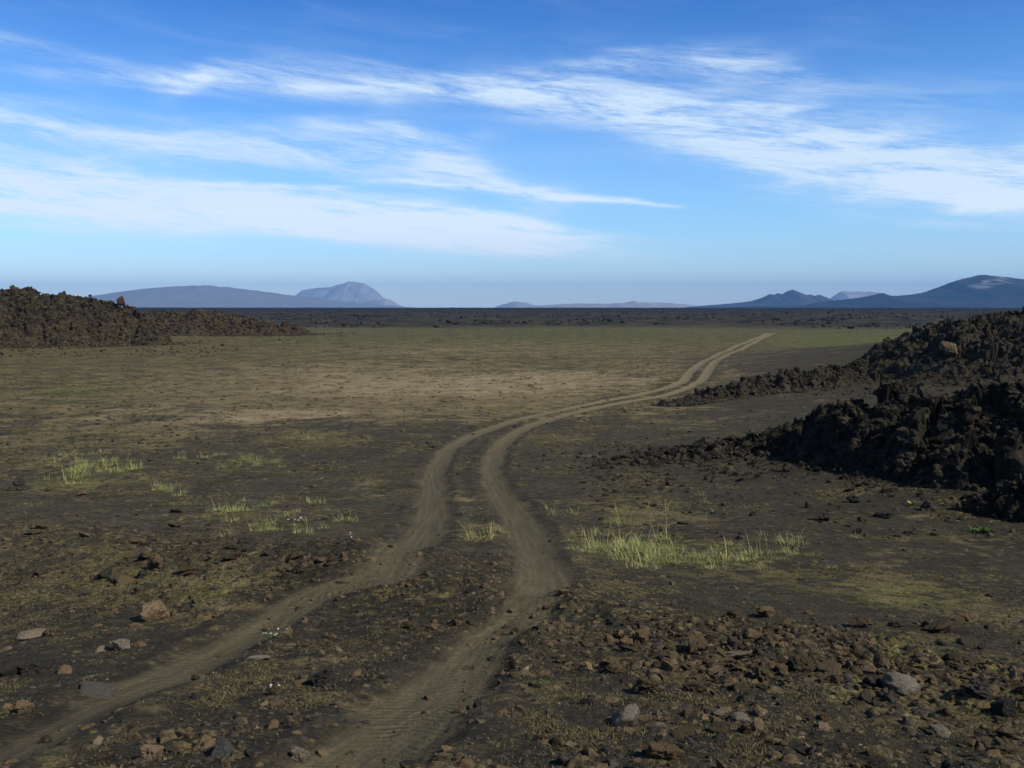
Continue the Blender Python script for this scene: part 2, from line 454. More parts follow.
# ------------------------------------------------------------------ the ground sheet
def ground_sheet():
    r = list(np.linspace(0.25, 3.4, 40)); d = 3.4
    while d < 14500:
        h = max(EYE - float(Hsmooth(np.array([0.0]), np.array([d]))[0]), 1.0)
        step = min(max(0.62 * d * d / (h * F), 0.012), (0.012 if d < 1500 else 0.03) * d)
        d += step; r.append(d)
    r = np.array(r)
    fine = np.linspace(R(-34), R(34), 1240)
    coarse = np.linspace(R(34), R(326), 100)[1:-1]
    a = np.concatenate([fine, coarse])
    nr, na = len(r), len(a)
    rr = np.repeat(r, na); aa = np.tile(a, nr)
    x = rr * np.sin(aa); y = rr * np.cos(aa)
    rut, side, run = rut_fields(x, y)
    z = Hsmooth(x, y) + Hdetail(x, y, rut)
    V = np.stack([x, y, z], 1)
    i = np.arange(nr - 1)[:, None] * na; j = np.arange(na)[None, :]; j2 = (j + 1) % na
    Q = np.stack([i + j, i + na + j, i + na + j2, i + j2], -1).reshape(-1, 4)[:, ::-1]
    # masks: what covers the ground where
    drop = np.maximum(EYE - Hsmooth(x, y), 0.4)
    yy = np.maximum(y, 0.1)
    u = np.where(y > 0.1, 512 + F * x / yy, 5000.0); v = VH + F * drop / np.maximum(rr, 0.1)
    d = rr
    def blobs(L):
        m = np.zeros(len(x))
        for (bu, bv, ru, rv, amp) in L: m = np.maximum(m, amp * np.exp(-(((u - bu) / ru) ** 2 + ((v - bv) / rv) ** 2) ** 1.3))
        return m
    moss = 0.20 + 0.44 * sstep(26, 60, d) * (1 - sstep(260, 330, d))
    moss = np.maximum(moss, blobs([(840, 339, 110, 12, 1.0), (60, 470, 130, 22, .55), (245, 460, 80, 14, .55), (80, 385, 60, 12, .9), (265, 518, 110, 22, .5), (310, 437, 60, 10, .8), (100, 430, 160, 30, .65), (400, 585, 80, 30, .55),
                                   (490, 535, 45, 18, .45), (680, 556, 150, 28, .55), (640, 510, 160, 22, .5), (560, 440, 60, 12, .7), (850, 572, 190, 26, .5), (760, 505, 150, 30, .42), (150, 560, 170, 40, .55),
                                   (900, 640, 150, 60, .55), (640, 600, 110, 25, .6), (380, 480, 40, 30, .45)]))
    bare = blobs([(470, 480, 90, 45, .6), (800, 395, 90, 22, .8), (900, 385, 160, 24, .95), (880, 480, 190, 26, .5), (110, 487, 150, 10, .5), (860, 470, 40, 18, .9), (640, 450, 60, 12, .6), (420, 700, 80, 50, .5), (560, 735, 160, 36, .6), (250, 745, 220, 40, .45), (880, 740, 220, 36, .35), (800, 600, 200, 14, .5), (130, 680, 160, 40, .4)])
    moss = np.clip(moss - bare, 0, 1) * (1 - 0.9 * np.exp(-(rut / 1.3) ** 2))
    green = blobs([(75, 384, 50, 9, .8), (850, 338, 90, 11, 1.0), (740, 346, 80, 7, .5), (560, 337, 300, 10, .75), (250, 458, 60, 7, .6), (60, 466, 80, 9, .5), (690, 556, 110, 18, .5), (900, 585, 120, 12, .45), (460, 335, 120, 6, .4)])
    straw = blobs([(380, 392, 330, 34, 1.0), (120, 420, 160, 30, .6), (650, 372, 120, 16, .7), (520, 350, 300, 14, .55)])
    pale = blobs([(440, 386, 230, 17, .95), (260, 413, 150, 8, .95), (560, 378, 150, 12, .8), (680, 380, 60, 18, .5), (160, 405, 120, 10, .6), (420, 352, 260, 10, .45), (350, 372, 230, 16, .6)])
    lava = sstep(235, 300, d + 30 * fbm2(x / 60, y / 60, 3, 41))
    lava = np.maximum(lava, 0.85 * np.exp(-(((x - 49) / 20) ** 2 + ((y - 76) / 30) ** 2)))
    hill = np.exp(-(((x - 47) / 21) ** 2 + ((y - 76) / 30) ** 2))
    moss = np.clip(moss - 1.2 * hill, 0, 1); pale = np.clip(pale - 1.5 * hill, 0, 1)
    keep_ = 1 - 0.9 * np.exp(-(rut / 2.2) ** 2)
    straw = straw * keep_; pale = pale * keep_
    track = np.exp(-rut ** 2) * (1 - 0.75 * sstep(-1.6, -3.0, x) * (1 - sstep(5.5, 7.5, d)))
    grav = gravelly(x, y)
    attrs = dict(moss=moss, green=green, pale=pale, lava=lava, track=track, gravel=grav, dark_sand_vignette=np.maximum(1 - sstep(7.5, 15, d), np.maximum(np.exp(-(((x - 10) / 6.5) ** 2 + ((y - 17) / 10) ** 2)), np.exp(-(((x - 24) / 12) ** 2 + ((y - 42) / 16) ** 2)))), farlava=sstep(420, 1000, d), run=run, side=side, fartrack=sstep(22, 60, d) * 0.9, straw=straw)
    # split into the objects one would name: track, lava plain, the rest
    qr = rut[Q].min(1); qd = d[Q[:, 0]]
    is_track = (qr < 1.9) & (qd < 200)
    is_lava = (lava[Q].mean(1) > 0.5) & (qd > 200)
    def sub(mask, name, label):
        q = Q[mask]; used = np.unique(q)
        remap = np.full(len(V), -1, np.int64); remap[used] = np.arange(len(used))
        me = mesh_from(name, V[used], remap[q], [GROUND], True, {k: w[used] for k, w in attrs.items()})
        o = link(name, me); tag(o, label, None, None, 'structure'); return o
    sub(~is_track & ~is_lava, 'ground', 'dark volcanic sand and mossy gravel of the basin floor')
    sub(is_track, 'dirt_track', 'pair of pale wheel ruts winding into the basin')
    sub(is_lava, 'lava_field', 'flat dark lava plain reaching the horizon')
ground_sheet()

# ------------------------------------------------------------------ rocks
def ico(level):
    bm = bmesh.new(); bmesh.ops.create_icosphere(bm, subdivisions=level, radius=1.0)
    V = np.array([v.co[:] for v in bm.verts]); Fc = np.array([[v.index for v in f.verts] for f in bm.faces]); bm.free()
    return V, Fc
ICO = {k: ico(k) for k in (1, 2, 3, 4)}

def rock_shape(seed, style, level):
    """unit-size rock. style: block, slab, round, clinker, pyramid"""
    rg = np.random.default_rng(seed)
    V, Fc = ICO[level]
    n = V / np.linalg.norm(V, axis=1)[:, None]
    k = {'block': 11, 'slab': 12, 'round': 26, 'clinker': 10, 'pyramid': 8}[style]
    N = rg.normal(size=(k, 3)); N /= np.linalg.norm(N, axis=1)[:, None]
    h = rg.uniform(0.62, 0.95, k)
    if style == 'block':
        N[:6] = np.array([[1, 0, 0], [-1, 0, 0], [0, 1, 0], [0, -1, 0], [0, 0, 1], [0, 0, -1]]) + rg.normal(size=(6, 3)) * 0.22
        h[:6] = rg.uniform(0.55, 0.72, 6); N /= np.linalg.norm(N, axis=1)[:, None]
    if style == 'slab':
        N[:2] = np.array([[0, 0, 1], [0, 0, -1]]) + rg.normal(size=(2, 3)) * 0.1; h[:2] = 0.38; N /= np.linalg.norm(N, axis=1)[:, None]
    if style == 'pyramid':
        N[:4] = np.array([[.75, .2, .6], [-.8, .25, .55], [.1, -.8, .5], [.1, .8, .5]]); h[:4] = 0.42 + 0.08 * rg.uniform(-1, 1, 4); N[4] = (0, 0, -1); h[4] = 0.6; N /= np.linalg.norm(N, axis=1)[:, None]
    dot = n @ N.T
    r = np.where(dot > 0.05, h / np.maximum(dot, 0.05), 9.0)
    sharp = {'block': 22, 'slab': 18, 'round': 9, 'clinker': 34, 'pyramid': 13}[style]
    r = (np.sum(np.minimum(r, 2.0) ** -sharp, axis=1)) ** (-1.0 / sharp)
    off = rg.uniform(0, 50, 3)
    if style == 'clinker':
        r = r * (1 + 0.34 * perlin3(n * 1.9 + off, seed) + 0.34 * (0.5 - np.abs(perlin3(n * 4.1 + off, seed + 3))) + 0.14 * perlin3(n * 9 + off, seed + 5))
    elif style == 'round':
        r = r * (1 + 0.13 * perlin3(n * 2.2 + off, seed) + 0.09 * perlin3(n * 5.5 + off, seed + 5) + 0.04 * perlin3(n * 12 + off, seed + 6))
    else:
        r = r * (1 + 0.15 * perlin3(n * 2.4 + off, seed) + 0.11 * perlin3(n * 5 + off, seed + 5) + 0.06 * perlin3(n * 12 + off, seed + 6))
    P = n * r[:, None]
    P /= np.abs(P).max()
    return P, Fc

def rot_z(a):
    c, s = np.cos(a), np.sin(a); o = np.zeros_like(a); l = np.ones_like(a)
    return np.stack([np.stack([c, -s, o], -1), np.stack([s, c, o], -1), np.stack([o, o, l], -1)], -2)
def rot_x(a):
    c, s = np.cos(a), np.sin(a); o = np.zeros_like(a); l = np.ones_like(a)
    return np.stack([np.stack([l, o, o], -1), np.stack([o, c, -s], -1), np.stack([o, s, c], -1)], -2)

def merge_rocks(pos, size, protos, rg, flat=0.72, tilt=0.5):
    """many loose stones as one mesh: returns V, F, tint"""
    n = len(pos)
    Vs, Fs, Ts = [], [], []; base = 0
    pick = rg.integers(0, len(protos), n)
    M = rot_z(rg.uniform(0, 6.283, n)) @ rot_x(rg.normal(0, tilt, n))
    S = size[:, None] * np.stack([rg.uniform(.8, 1.25, n), rg.uniform(.7, 1.1, n), rg.uniform(.75, 1.1, n) * flat], 1)
    t = rg.uniform(0, 1, n)
    for k, (PV, PF) in enumerate(protos):
        idx = np.nonzero(pick == k)[0]
        if not len(idx): continue
        W = np.einsum('nij,nvj->nvi', M[idx], PV[None] * S[idx][:, None, :]) + pos[idx][:, None, :]
        nv = len(PV)
        Vs.append(W.reshape(-1, 3)); Ts.append(np.repeat(t[idx], nv))
        Fs.append((PF[None] + (np.arange(len(idx)) * nv)[:, None, None] + base).reshape(-1, 3)); base += nv * len(idx)
    return np.concatenate(Vs), np.concatenate(Fs), np.concatenate(Ts)

CL1 = [rock_shape(100 + i, 'clinker', 1) for i in range(10)]
CL2 = [rock_shape(120 + i, 'clinker', 2) for i in range(10)] + [rock_shape(140 + i, 'block', 2) for i in range(6)] + [rock_shape(200 + i, 'slab', 2) for i in range(5)]
CL3 = [rock_shape(160 + i, 'clinker', 3) for i in range(9)] + [rock_shape(180 + i, 'block', 3) for i in range(3)]

# ------------------------------------------------------------------ lava outcrops
def outcrop(label, spine, res, mat, seed, block, n_loose, loose_size, protos, dist_ref, group=None, power=2.0, edge=0.75, rough=1.0):
    """spine: (column, distance, row of the crest, half width in metres)"""
    rg = np.random.default_rng(seed)
    pts = []
    for (u, D, v, w) in spine:
        x, y = polar(u, D); pts.append((x, y, EYE + (VH - v) / F * D, w))
    pts = np.array(pts); s = np.linspace(0, len(pts) - 1, 14 * len(pts))
    S = np.stack([np.interp(s, np.arange(len(pts)), pts[:, k]) for k in range(4)], 1)
    pad = S[:, 3].max() * 1.35
    lo = S[:, :2].min(0) - pad; hi = S[:, :2].max(0) + pad
    cx, cy = S[:, 0].mean(), S[:, 1].mean()
    gx = np.arange(lo[0], hi[0], res); gy = np.arange(lo[1], hi[1], res)
    X, Y = np.meshgrid(gx, gy); sh = X.shape; X = X.ravel(); Y = Y.ravel()
    best = np.full(len(X), 9.0); num = np.zeros(len(X)); den = np.zeros(len(X))
    for (px, py, pz, w) in S:
        d = np.hypot(X - px, Y - py) / w
        best = np.minimum(best, d)
        k = np.exp(-(d * 2.2) ** 2) + 1e-9; num += pz * k; den += k
    top = num / den
    W = S[:, 3].mean()
    best = best + 0.30 * fbm2(X / W * 0.9, Y / W * 0.9, 3, seed) + 0.12 * fbm2(X / W * 3, Y / W * 3, 2, seed + 1)
    e = np.clip(1 - np.clip(best, 0, 1.6) ** power, -1, 1)
    env = np.where(e > 0, np.abs(e) ** edge, 0)
    gz = Hsmooth(X, Y)
    hgt = np.maximum(top - gz, 0.05) * (1 + 0.24 * fbm2(X / W * 0.75 + 5, Y / W * 0.75, 3, seed + 21))
    # blocks at three sizes, each cell a tilted lump
    B = np.zeros(len(X))
    for sc_, am in ((block * 2.6, 0.50), (block * 1.1, 0.34), (block * 0.45, 0.20)):
        wx = X + sc_ * 0.35 * fbm2(X / sc_, Y / sc_, 2, seed + 7); wy = Y + sc_ * 0.35 * fbm2(X / sc_, Y / sc_, 2, seed + 8)
        f1, f2, ra, rb, ox, oy = worley2(wx / sc_, wy / sc_, seed + int(sc_ * 100))
        th = rb * 6.283
        lump = (ra - 0.5) * 1.5 + (np.cos(th) * ox + np.sin(th) * oy) * 1.55 - 0.9 * np.clip(0.22 - (f2 - f1), 0, 1) / 0.22 * 0.5 - 0.12 * f1 * f1
        B += am * lump * sc_ * 0.85
    B += block * 0.32 * (ridged2(X / (block * 0.5), Y / (block * 0.5), 3, seed + 3) - 0.55) + block * 0.14 * fbm2(X / (block * 0.2), Y / (block * 0.2), 2, seed + 4)
    amp = sstep(0.0, 0.35, env)
    big = np.minimum(1.0, hgt / (block * 1.6))
    Z = gz - 0.25 * block + (hgt * env * 0.95) + 0.05 * block * amp + rough * B * amp * big
    lateral = block * 0.55 * amp
    X2 = X + lateral * fbm2(Z * 1.1 / block + Y * .2, Y / block * 0.9, 2, seed + 13) ; Y2 = Y + lateral * fbm2(X / block * 0.9, Z * 1.1 / block + X * .2, 2, seed + 14)
    keep = (e > -0.25).reshape(sh)
    spill = np.nonzero((e > -0.95) & (rg.uniform(0, 1, len(e)) < np.where(e > -0.12, 1.0, 0.55 * np.exp((e + 0.12) * 3.0))))[0]
    ny, nx = sh
    i = np.arange(ny - 1)[:, None] * nx; j = np.arange(nx - 1)[None, :]
    Q = np.stack([i + j, i + j + 1, i + nx + j + 1, i + nx + j], -1).reshape(-1, 4)
    kq = keep.ravel()[Q].all(1); Q = Q[kq]
    used = np.unique(Q); remap = np.full(len(X), -1, np.int64); remap[used] = np.arange(len(used))
    base = np.array([cx, cy, float(Hsmooth(np.array([cx]), np.array([cy]))[0])])
    V = np.stack([X2, Y2, Z], 1)
    me = mesh_from('lava_outcrop', V[used] - base, remap[Q], [mat], False, {'tint': np.zeros(len(used))})
    o = link('lava_outcrop', me, None, base); tag(o, label, 'lava outcrop', group)
    # loose clinker lying over it, one uncountable part
    pk = rg.choice(spill, n_loose)
    Vall = np.stack([np.where(e > -0.12, X2, X), np.where(e > -0.12, Y2, Y), np.where(e > -0.12, Z, gz)], 1)
    sz = loose_size[0] * (loose_size[1] / loose_size[0]) ** (rg.uniform(0, 1, n_loose) ** 2.2)
    p = Vall[pk] - base; sz = sz * np.where(e[pk] > -0.12, 1.0, 0.6); p[:, 2] += sz * rg.uniform(-0.40, 0.20, n_loose)
    LV, LF, LT = merge_rocks(p, sz, protos, rg, 0.85, 0.9)
    lm = mesh_from('loose_clinker', LV, LF, [mat], False, {'tint': LT})
    c = link('loose_clinker', lm, o); c['kind'] = 'stuff'
    return o, V[used], e[used]

O = {}
O['L1'] = outcrop('high craggy brown lava ridge with a lone upright boulder on its falling end',
        [(-260, 156, 292, 15), (-120, 156, 289, 15), (-10, 156, 292, 14), (18, 156, 289.5, 13), (45, 156, 291, 12.5), (72, 156, 290.5, 11.5), (86, 155, 294, 9.5), (100, 154, 304, 8), (118, 153, 306, 7), (134, 152, 313, 5.5), (148, 150, 324, 4)], 0.13, LAVA_BROWN, 11, 0.62, 26000, (0.09, 0.50), CL1, 150, power=1.35, edge=1.2, rough=0.7)
O['L2'] = outcrop('low reddish brown lava ridge sinking into the plain behind the craggy ridge',
        [(140, 206, 315, 9), (165, 204, 311.5, 9), (186, 202, 309, 9), (202, 201, 308.5, 9), (222, 201, 312, 8.5), (245, 200, 315.5, 8), (268, 199, 319, 7), (292, 198, 325, 5)], 0.15, LAVA_BROWN, 12, 0.52, 14000, (0.10, 0.55), CL1, 195, power=1.2, edge=1.35, rough=0.6)
O['N3'] = outcrop('wide black lava hill climbing towards the sky, a light brown boulder on its flank',
        [(935, 80, 340, 2.0), (950, 79, 333, 3.2), (968, 77, 326, 5.0), (988, 75, 321, 7.5), (1012, 72, 316, 10), (1045, 70, 313, 12), (1120, 68, 309, 14), (1200, 66, 306, 14)], 0.07, LAVA_DARK, 13, 0.32, 20000, (0.05, 0.24), CL1 + CL2[7:13], 70, power=1.6, edge=0.95)
O['N2'] = outcrop('long low strip of black lava rubble along the edge of the pale track',
        [(668, 49.5, 405, 0.7), (694, 52, 397, 1.2), (722, 55, 388, 1.6), (752, 58, 378.5, 1.9), (790, 61, 370.5, 2.0), (830, 63, 365, 2.0), (868, 65, 360, 2.2), (905, 67, 354, 2.4), (940, 69, 350, 2.4)], 0.055, LAVA_DARK, 14, 0.22, 7500, (0.035, 0.20), CL1 + CL2[7:13], 58, power=1.5, edge=1.1)
O['N1'] = outcrop('massive black lava outcrop with deep shaded hollows above the sand',
        [(820, 29.5, 410, 0.9), (836, 29.2, 398, 1.3), (858, 28.8, 391, 1.7), (885, 28.3, 389, 2.0), (912, 27.8, 391, 2.1), (932, 27.4, 388, 2.2), (955, 27, 380, 2.5), (990, 26.4, 376, 2.8), (1040, 25.8, 373, 3.0), (1110, 25.2, 373, 3.0), (1180, 24.7, 374, 3.0)], 0.028, LAVA_DARK, 15, 0.34, 15000, (0.02, 0.18), CL2, 25, power=1.6, edge=0.95)
O['N0'] = outcrop('low black lava lump jutting from the sand in front of the massive outcrop',
        [(992, 20.6, 474, 0.5), (1018, 20.4, 467, 0.65), (1060, 20.2, 465, 0.8)], 0.022, LAVA_DARK, 16, 0.18, 900, (0.02, 0.10), CL2, 20)
O['N4'] = outcrop('low tongue of loose black lava stones trailing from the massive outcrop',
        [(602, 27, 470, 0.5), (640, 28, 461, 0.9), (690, 29.3, 450, 1.4), (740, 30.2, 440, 1.8), (785, 30.4, 429, 2.0), (815, 30, 417, 1.9)], 0.036, LAVA_DARK, 17, 0.22, 7000, (0.025, 0.19), CL2, 27, power=1.4, edge=1.1)

# ------------------------------------------------------------------ far mountains
def mountain_material(name, c0, c1):
    m, nt, b = material(name, 0.95, 0.05)
    P = nt.node('ShaderNodeTexCoord').outputs['Object']
    n = nt.noise(P, 0.006, 5, 0.6)
    c = nt.mix(nt.ramp(n, 0.35, 0.65), c0, c1)
    sn = nt.math('MULTIPLY', nt.attr('snow'), nt.ramp(nt.noise(P, 0.014, 4, 0.65), 0.47, 0.53))
    c = nt.mix(nt.math('MULTIPLY', sn, 0.38), c, (0.50, 0.50, 0.50))
    nt.l.new(c, b.inputs['Base Color'])
    return m
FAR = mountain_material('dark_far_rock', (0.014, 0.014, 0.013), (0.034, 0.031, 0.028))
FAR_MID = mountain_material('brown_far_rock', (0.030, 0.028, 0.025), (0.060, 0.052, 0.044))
FAR_SOFT = mountain_material('haze_grey_far_slope', (0.19, 0.175, 0.16), (0.225, 0.205, 0.19))  # shield slope lightened in its colour to add to the haze
FAR_PALE = mountain_material('haze_pale_far_rock', (0.25, 0.230, 0.210), (0.35, 0.32, 0.295))  # bright haze painted into the rock colour where the volume falls short
def mountain(name, label, prof, D, depth, seed, rough=0.12, snow=None, mat=None):
    us = np.array([p[0] for p in prof], float); vs = np.array([p[1] for p in prof], float)
    nu, nd = 260, 60
    uu = np.linspace(us[0], us[-1], nu)
    h = (VH - np.interp(uu, us, vs)) / F * D + EYE
    k = np.hanning(7); k /= k.sum(); h = np.convolve(np.pad(h, 3, mode='edge'), k, 'valid')
    h = h + D / F * 0.9 * fbm2(uu / 9.0, np.zeros(nu) + seed, 4, seed) * np.clip((h - EYE) / (D / F * 6), 0, 1)
    tt = np.linspace(-1, 1, nd)
    UU, TT = np.meshgrid(uu, tt)
    hh = np.tile(h, (nd, 1))
    ang = np.arctan((UU - 512) / F)
    dist = D + TT * depth
    X = D * np.tan(ang) ; Y = dist
    n = fbm2(X.ravel() / (depth * 0.5), Y.ravel() / (depth * 0.5), 5, seed).reshape(X.shape)
    gul = ridged2(X.ravel() / (depth * 0.28), Y.ravel() / (depth * 0.6), 3, seed + 9).reshape(X.shape)
    f = np.clip(1 - np.abs(TT) ** 1.25, 0, 1)
    Z = hh * f * (1 - rough * 2.0 * np.abs(TT) * (gul - 0.2)) + hh * rough * n * f * np.abs(TT)
    Z = Z + 1.0
    ends = np.minimum((UU - us[0]), (us[-1] - UU)) / (us[-1] - us[0])
    Z = np.where((np.abs(TT) > 0.999), -0.5, Z)
    V = np.stack([X.ravel(), Y.ravel(), Z.ravel()], 1)
    base = np.array([float(D * math.tan(math.atan((us.mean() - 512) / F))), D, 0.0])
    i = np.arange(nd - 1)[:, None] * nu; j = np.arange(nu - 1)[None, :]
    Q = np.stack([i + j, i + j + 1, i + nu + j + 1, i + nu + j], -1).reshape(-1, 4)
    sn = np.zeros(len(V))
    if snow:
        for (bu, bv, ru, rv) in snow:
            VV = VH - (Z.ravel() - EYE) / D * F
            sn = np.maximum(sn, np.exp(-(((UU.ravel() - bu) / ru) ** 2 + ((VV - bv) / rv) ** 2)))
    o = link(name, mesh_from(name, V - base, Q, [mat or FAR], True, {'snow': sn}), None, base)
    tag(o, label, 'mountain' if name == 'mountain' else 'hill', None, 'structure')
    return o
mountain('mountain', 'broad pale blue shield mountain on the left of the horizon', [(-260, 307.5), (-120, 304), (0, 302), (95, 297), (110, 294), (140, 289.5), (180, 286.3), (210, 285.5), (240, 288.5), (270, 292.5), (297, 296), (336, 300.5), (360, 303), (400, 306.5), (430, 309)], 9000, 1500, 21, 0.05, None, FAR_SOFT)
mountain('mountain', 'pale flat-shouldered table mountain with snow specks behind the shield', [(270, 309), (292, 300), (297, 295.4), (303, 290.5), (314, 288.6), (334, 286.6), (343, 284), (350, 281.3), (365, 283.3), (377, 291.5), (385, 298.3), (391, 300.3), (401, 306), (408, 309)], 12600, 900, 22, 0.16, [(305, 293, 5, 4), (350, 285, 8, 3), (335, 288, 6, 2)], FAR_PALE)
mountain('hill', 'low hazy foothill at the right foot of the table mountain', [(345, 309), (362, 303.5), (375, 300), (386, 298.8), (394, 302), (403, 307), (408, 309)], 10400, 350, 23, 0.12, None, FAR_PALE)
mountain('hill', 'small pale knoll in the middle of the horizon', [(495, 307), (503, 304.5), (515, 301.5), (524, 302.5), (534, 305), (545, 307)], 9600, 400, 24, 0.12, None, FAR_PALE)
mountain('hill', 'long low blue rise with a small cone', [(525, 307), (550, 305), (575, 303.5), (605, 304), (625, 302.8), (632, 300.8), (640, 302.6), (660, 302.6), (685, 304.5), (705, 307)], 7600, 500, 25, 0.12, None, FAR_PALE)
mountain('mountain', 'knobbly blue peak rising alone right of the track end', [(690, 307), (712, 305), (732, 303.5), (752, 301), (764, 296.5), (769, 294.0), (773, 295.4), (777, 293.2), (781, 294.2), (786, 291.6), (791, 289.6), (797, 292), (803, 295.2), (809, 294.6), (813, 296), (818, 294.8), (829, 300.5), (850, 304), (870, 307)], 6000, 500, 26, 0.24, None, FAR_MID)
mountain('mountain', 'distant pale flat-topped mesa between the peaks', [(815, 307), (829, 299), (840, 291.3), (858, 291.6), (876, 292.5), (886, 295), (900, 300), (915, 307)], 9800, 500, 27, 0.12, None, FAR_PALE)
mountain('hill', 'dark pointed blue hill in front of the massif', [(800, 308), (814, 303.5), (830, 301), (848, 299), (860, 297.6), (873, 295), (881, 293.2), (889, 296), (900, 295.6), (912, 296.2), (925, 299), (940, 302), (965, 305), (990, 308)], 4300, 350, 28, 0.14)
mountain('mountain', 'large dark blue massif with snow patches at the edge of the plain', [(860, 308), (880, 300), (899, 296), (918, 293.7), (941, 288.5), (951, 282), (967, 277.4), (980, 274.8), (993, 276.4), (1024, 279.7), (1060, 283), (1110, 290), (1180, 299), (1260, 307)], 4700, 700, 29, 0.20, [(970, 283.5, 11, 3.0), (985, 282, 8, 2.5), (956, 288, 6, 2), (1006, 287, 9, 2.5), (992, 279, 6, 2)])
mountain('hill', 'low dark foothills along the base of the massif', [(700, 309), (740, 306.5), (800, 306), (860, 304.5), (900, 303), (940, 302), (980, 302.5), (1024, 301), (1100, 303), (1200, 308)], 3900, 300, 30)

# ------------------------------------------------------------------ single rocks
ROCKS = {}
def rock_mesh(style, k, mat, level=4):
    key = (style, k, mat.name, level)
    if key not in ROCKS:
        P, Fc = rock_shape(300 + 37 * k + sum(map(ord, style)), style, level)
        ROCKS[key] = mesh_from('rock', P, Fc, [mat], style in ('round',), {'tint': np.zeros(len(P))})
    return ROCKS[key]
N_ROCK = [0]
def place_rock(u, v, px, style, mat, label, group=None, hw=0.72, k=None, rz=None, tilt=None, deep=0.36, name='lava_rock', cat='rock', surf=None, level=4):
    """px: width in the photograph; hw: height against width"""
    i = N_ROCK[0]; N_ROCK[0] += 1
    if surf is None:
        x, y = pix(u, v); x, y = float(x[0]), float(y[0]); z = float(ground_z([x], [y])[0])
    else:
        x, y, z = surf
    dist = math.sqrt(x * x + y * y + (EYE - z) ** 2)
    w = px * dist / F / 2
    o = link(name, rock_mesh(style, (i if k is None else k) % 9, mat, level), None, (x, y, z + w * hw * deep))
    rr = random.Random(1000 + i)
    o.rotation_euler = (rr.gauss(0, .22) if tilt is None else tilt, rr.gauss(0, .18) if tilt is None else 0, rr.uniform(0, 6.28) if rz is None else rz)
    o.scale = (w, w * rr.uniform(.75, 1.05), w * hw)
    tag(o, label, cat, group)
    return o
B_, D_, Or, Tn, Gy, Pl = ROCK_BROWN, ROCK_DARK, ROCK_ORANGE, ROCK_TAN, ROCK_GREY, ROCK_PALE
